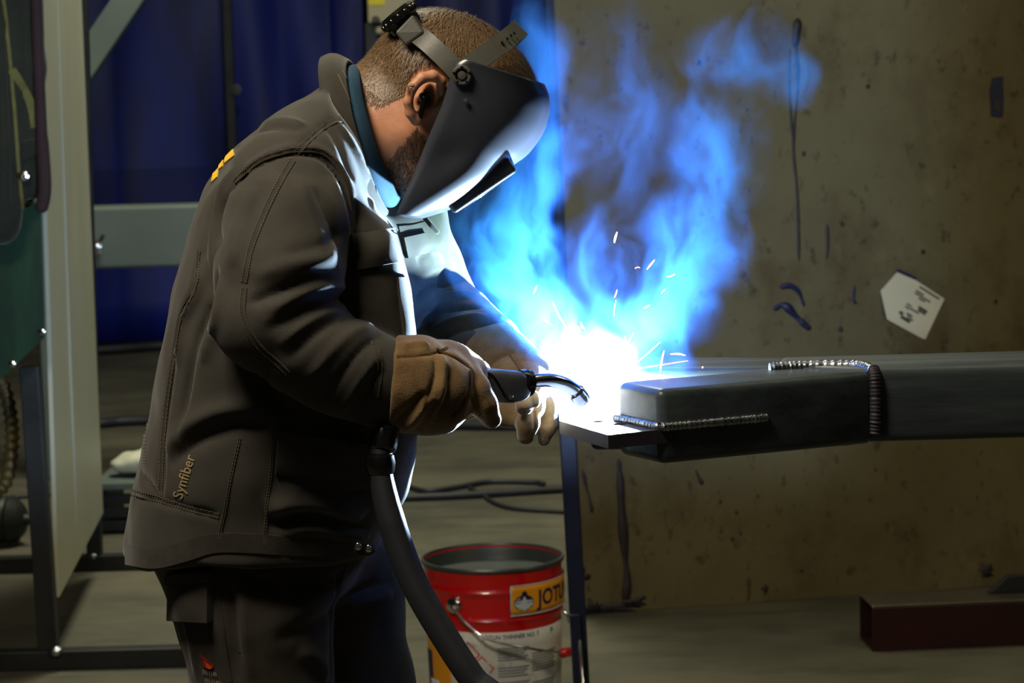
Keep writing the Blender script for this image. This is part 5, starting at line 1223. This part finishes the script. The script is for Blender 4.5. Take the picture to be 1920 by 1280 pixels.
# ------------------------------------------------------------------ square tube on the floor at the right
mat('red_tube', (62, 30, 28), col2=(36, 24, 24), rough=0.4, metal=0.4, vscale=5); mat('tube_lit_top', (110, 104, 92), rough=0.32, metal=0.7, var=0.2, vscale=6)  # second, paler steel puts the lit top of the same tube into its colour
ta = onZ(1636, 1222, 0.0); tbx = onZ(1960, 1208, 0.0); td = tbx - ta; td /= np.linalg.norm(td); tn = np.array([td[1], -td[0], 0])
hgt = P(1636, 1135, ta[1])[2]; dep = 0.15
st_ = empty('square_tube', ta); tag(st_, 'dark reddish square steel tube lying on the floor under the stained panel', 'steel tube')
L_ = 1.1; w = 0.006
def tbar(n0, n1, z0, z1, name, m):
    pts = [ta + tn * n0, ta + td * L_ + tn * n0, ta + td * L_ + tn * n1, ta + tn * n1]
    V = [(*p[:2], z0) for p in pts] + [(*p[:2], z1) for p in pts]
    o = mk(name, V, [(0, 3, 2, 1), (4, 5, 6, 7), (0, 1, 5, 4), (1, 2, 6, 5), (2, 3, 7, 6), (3, 0, 4, 7)], m, st_, False)
    bm = bmesh.new(); bm.from_mesh(o.data); bmesh.ops.recalc_face_normals(bm, faces=bm.faces); bm.to_mesh(o.data); bm.free(); return bevel(o, 0.0025)
tbar(-w, 0, 0.0, hgt - w, 'tube_wall', 'red_tube'); tbar(-dep, -dep + w, 0.0, hgt - w, 'tube_wall', 'red_tube'); tbar(-dep, 0, hgt - w, hgt, 'tube_wall', 'tube_lit_top'); tbar(-dep + w, -w, 0.0, w, 'tube_wall', 'red_tube')
q0 = onZ(1852, 1112, hgt); gu = slab('gusset_plate', [q0 + np.array([0, 0, 0.001]), q0 + td * 0.5, q0 + td * 0.5 + np.array([0, 0, 0.05]), q0 + td * 0.05 + np.array([0, 0, 0.045])], 0.02, 'dark_steel', None, 0.002); tag(gu, 'dark angled steel plate resting on the square tube', 'plate')

# ------------------------------------------------------------------ welding fume: thin scattering smoke, lit by the arc
BLOBS = [  # picture x, y, depth, half-width, half-height (pixels), strength
    (1100, 705, .055, 110, 105, 3.0), (1190, 690, .07, 115, 85, 2.2), (1015, 625, .06, 100, 110, 3.4), (955, 520, .08, 115, 130, 4.6), (960, 410, .09, 115, 110, 5.2), (1018, 290, .10, 85, 120, 3.6), (1022, 110, .11, 64, 180, 1.7),
    (1250, 580, .08, 110, 100, 1.5), (1305, 450, .10, 125, 140, 1.7), (1345, 290, .11, 100, 150, 1.9), (1395, 95, .12, 130, 95, 2.1), (1490, 150, .12, 62, 58, 2.1), (1130, 520, .08, 90, 130, 0.6), (1170, 200, .12, 110, 230, 0.6)]
sf = Field((-0.12, -0.10, 1.00), (0.46, 0.32, 1.66), 0.012)
for x, y, d, rx, ry, s in BLOBS: sf.ell(P(x, y, d), (rx * 1.10 / 1420, 0.075, ry * 1.10 / 1420), k=0.03)
SV, SFc = sf.mesh(2)
sm_ = bpy.data.materials.new('fume'); sm_.use_nodes = True; nt = sm_.node_tree; nt.nodes.clear(); N = nt.nodes.new; L = nt.links.new
out = N('ShaderNodeOutputMaterial'); vs = N('ShaderNodeVolumeScatter'); vs.inputs['Color'].default_value = (0.060, 0.25, 1.0, 1); vs.inputs['Anisotropy'].default_value = 0.0
va = N('ShaderNodeVolumeAbsorption'); va.inputs['Color'].default_value = (0.15, 0.45, 0.97, 1); vadd = N('ShaderNodeAddShader')
L(vs.outputs[0], vadd.inputs[0]); L(va.outputs[0], vadd.inputs[1]); L(vadd.outputs[0], out.inputs['Volume'])
tc = N('ShaderNodeTexCoord'); wn = N('ShaderNodeTexNoise'); wn.inputs['Scale'].default_value = 9.0; wn.inputs['Detail'].default_value = 2.0
L(tc.outputs['Object'], wn.inputs['Vector'])
wm = N('ShaderNodeVectorMath'); wm.operation = 'MULTIPLY_ADD'; L(wn.outputs['Color'], wm.inputs[0]); wm.inputs[1].default_value = (0.13, 0.06, 0.13); wm.inputs[2].default_value = (-0.065, -0.03, -0.065)
wa = N('ShaderNodeVectorMath'); wa.operation = 'ADD'; L(tc.outputs['Object'], wa.inputs[0]); L(wm.outputs[0], wa.inputs[1])
tot = None
for x, y, d, rx, ry, s in BLOBS:
    c = P(x, y, d); r = np.array([rx / 1420, 0.062, ry / 1420])
    ma = N('ShaderNodeVectorMath'); ma.operation = 'MULTIPLY_ADD'; L(wa.outputs[0], ma.inputs[0]); ma.inputs[1].default_value = 1 / r; ma.inputs[2].default_value = -c / r
    ln = N('ShaderNodeVectorMath'); ln.operation = 'LENGTH'; L(ma.outputs[0], ln.inputs[0])
    mr = N('ShaderNodeMapRange'); mr.inputs[1].default_value = 1.0; mr.inputs[2].default_value = 0.25; mr.inputs[3].default_value = 0.0; mr.inputs[4].default_value = s; L(ln.outputs['Value'], mr.inputs[0])
    if tot is None: tot = mr.outputs[0]
    else:
        ad = N('ShaderNodeMath'); ad.operation = 'ADD'; L(tot, ad.inputs[0]); L(mr.outputs[0], ad.inputs[1]); tot = ad.outputs[0]
mp = N('ShaderNodeMapping'); mp.inputs['Scale'].default_value = (1.0, 0.30, 0.40); mp.inputs['Location'].default_value = (0.35, 0.0, 0.22); L(wa.outputs[0], mp.inputs['Vector'])
n2 = N('ShaderNodeTexNoise'); n2.inputs['Scale'].default_value = 24.0; n2.inputs['Detail'].default_value = 4.0; n2.inputs['Roughness'].default_value = 0.66; L(mp.outputs[0], n2.inputs['Vector'])
r2 = N('ShaderNodeMapRange'); r2.inputs[1].default_value = 0.42; r2.inputs[2].default_value = 0.62; r2.inputs[3].default_value = 0.08; r2.inputs[4].default_value = 1.0; L(n2.outputs['Fac'], r2.inputs[0])
mu = N('ShaderNodeMath'); mu.operation = 'MULTIPLY'; L(tot, mu.inputs[0]); L(r2.outputs[0], mu.inputs[1])
m2 = N('ShaderNodeMath'); m2.operation = 'MULTIPLY'; L(mu.outputs[0], m2.inputs[0]); m2.inputs[1].default_value = 4.6
L(m2.outputs[0], vs.inputs['Density']); m3 = N('ShaderNodeMath'); m3.operation = 'MULTIPLY'; L(m2.outputs[0], m3.inputs[0]); m3.inputs[1].default_value = 0.95; L(m3.outputs[0], va.inputs['Density'])
so_ = link('welding_fume', fmesh('welding_fume', SV, SFc), sm_); tag(so_, 'blue lit welding smoke rising in two plumes from the arc', 'smoke', kind='stuff')
try: sm_.cycles.volume_step_rate = 0.4
except Exception: pass
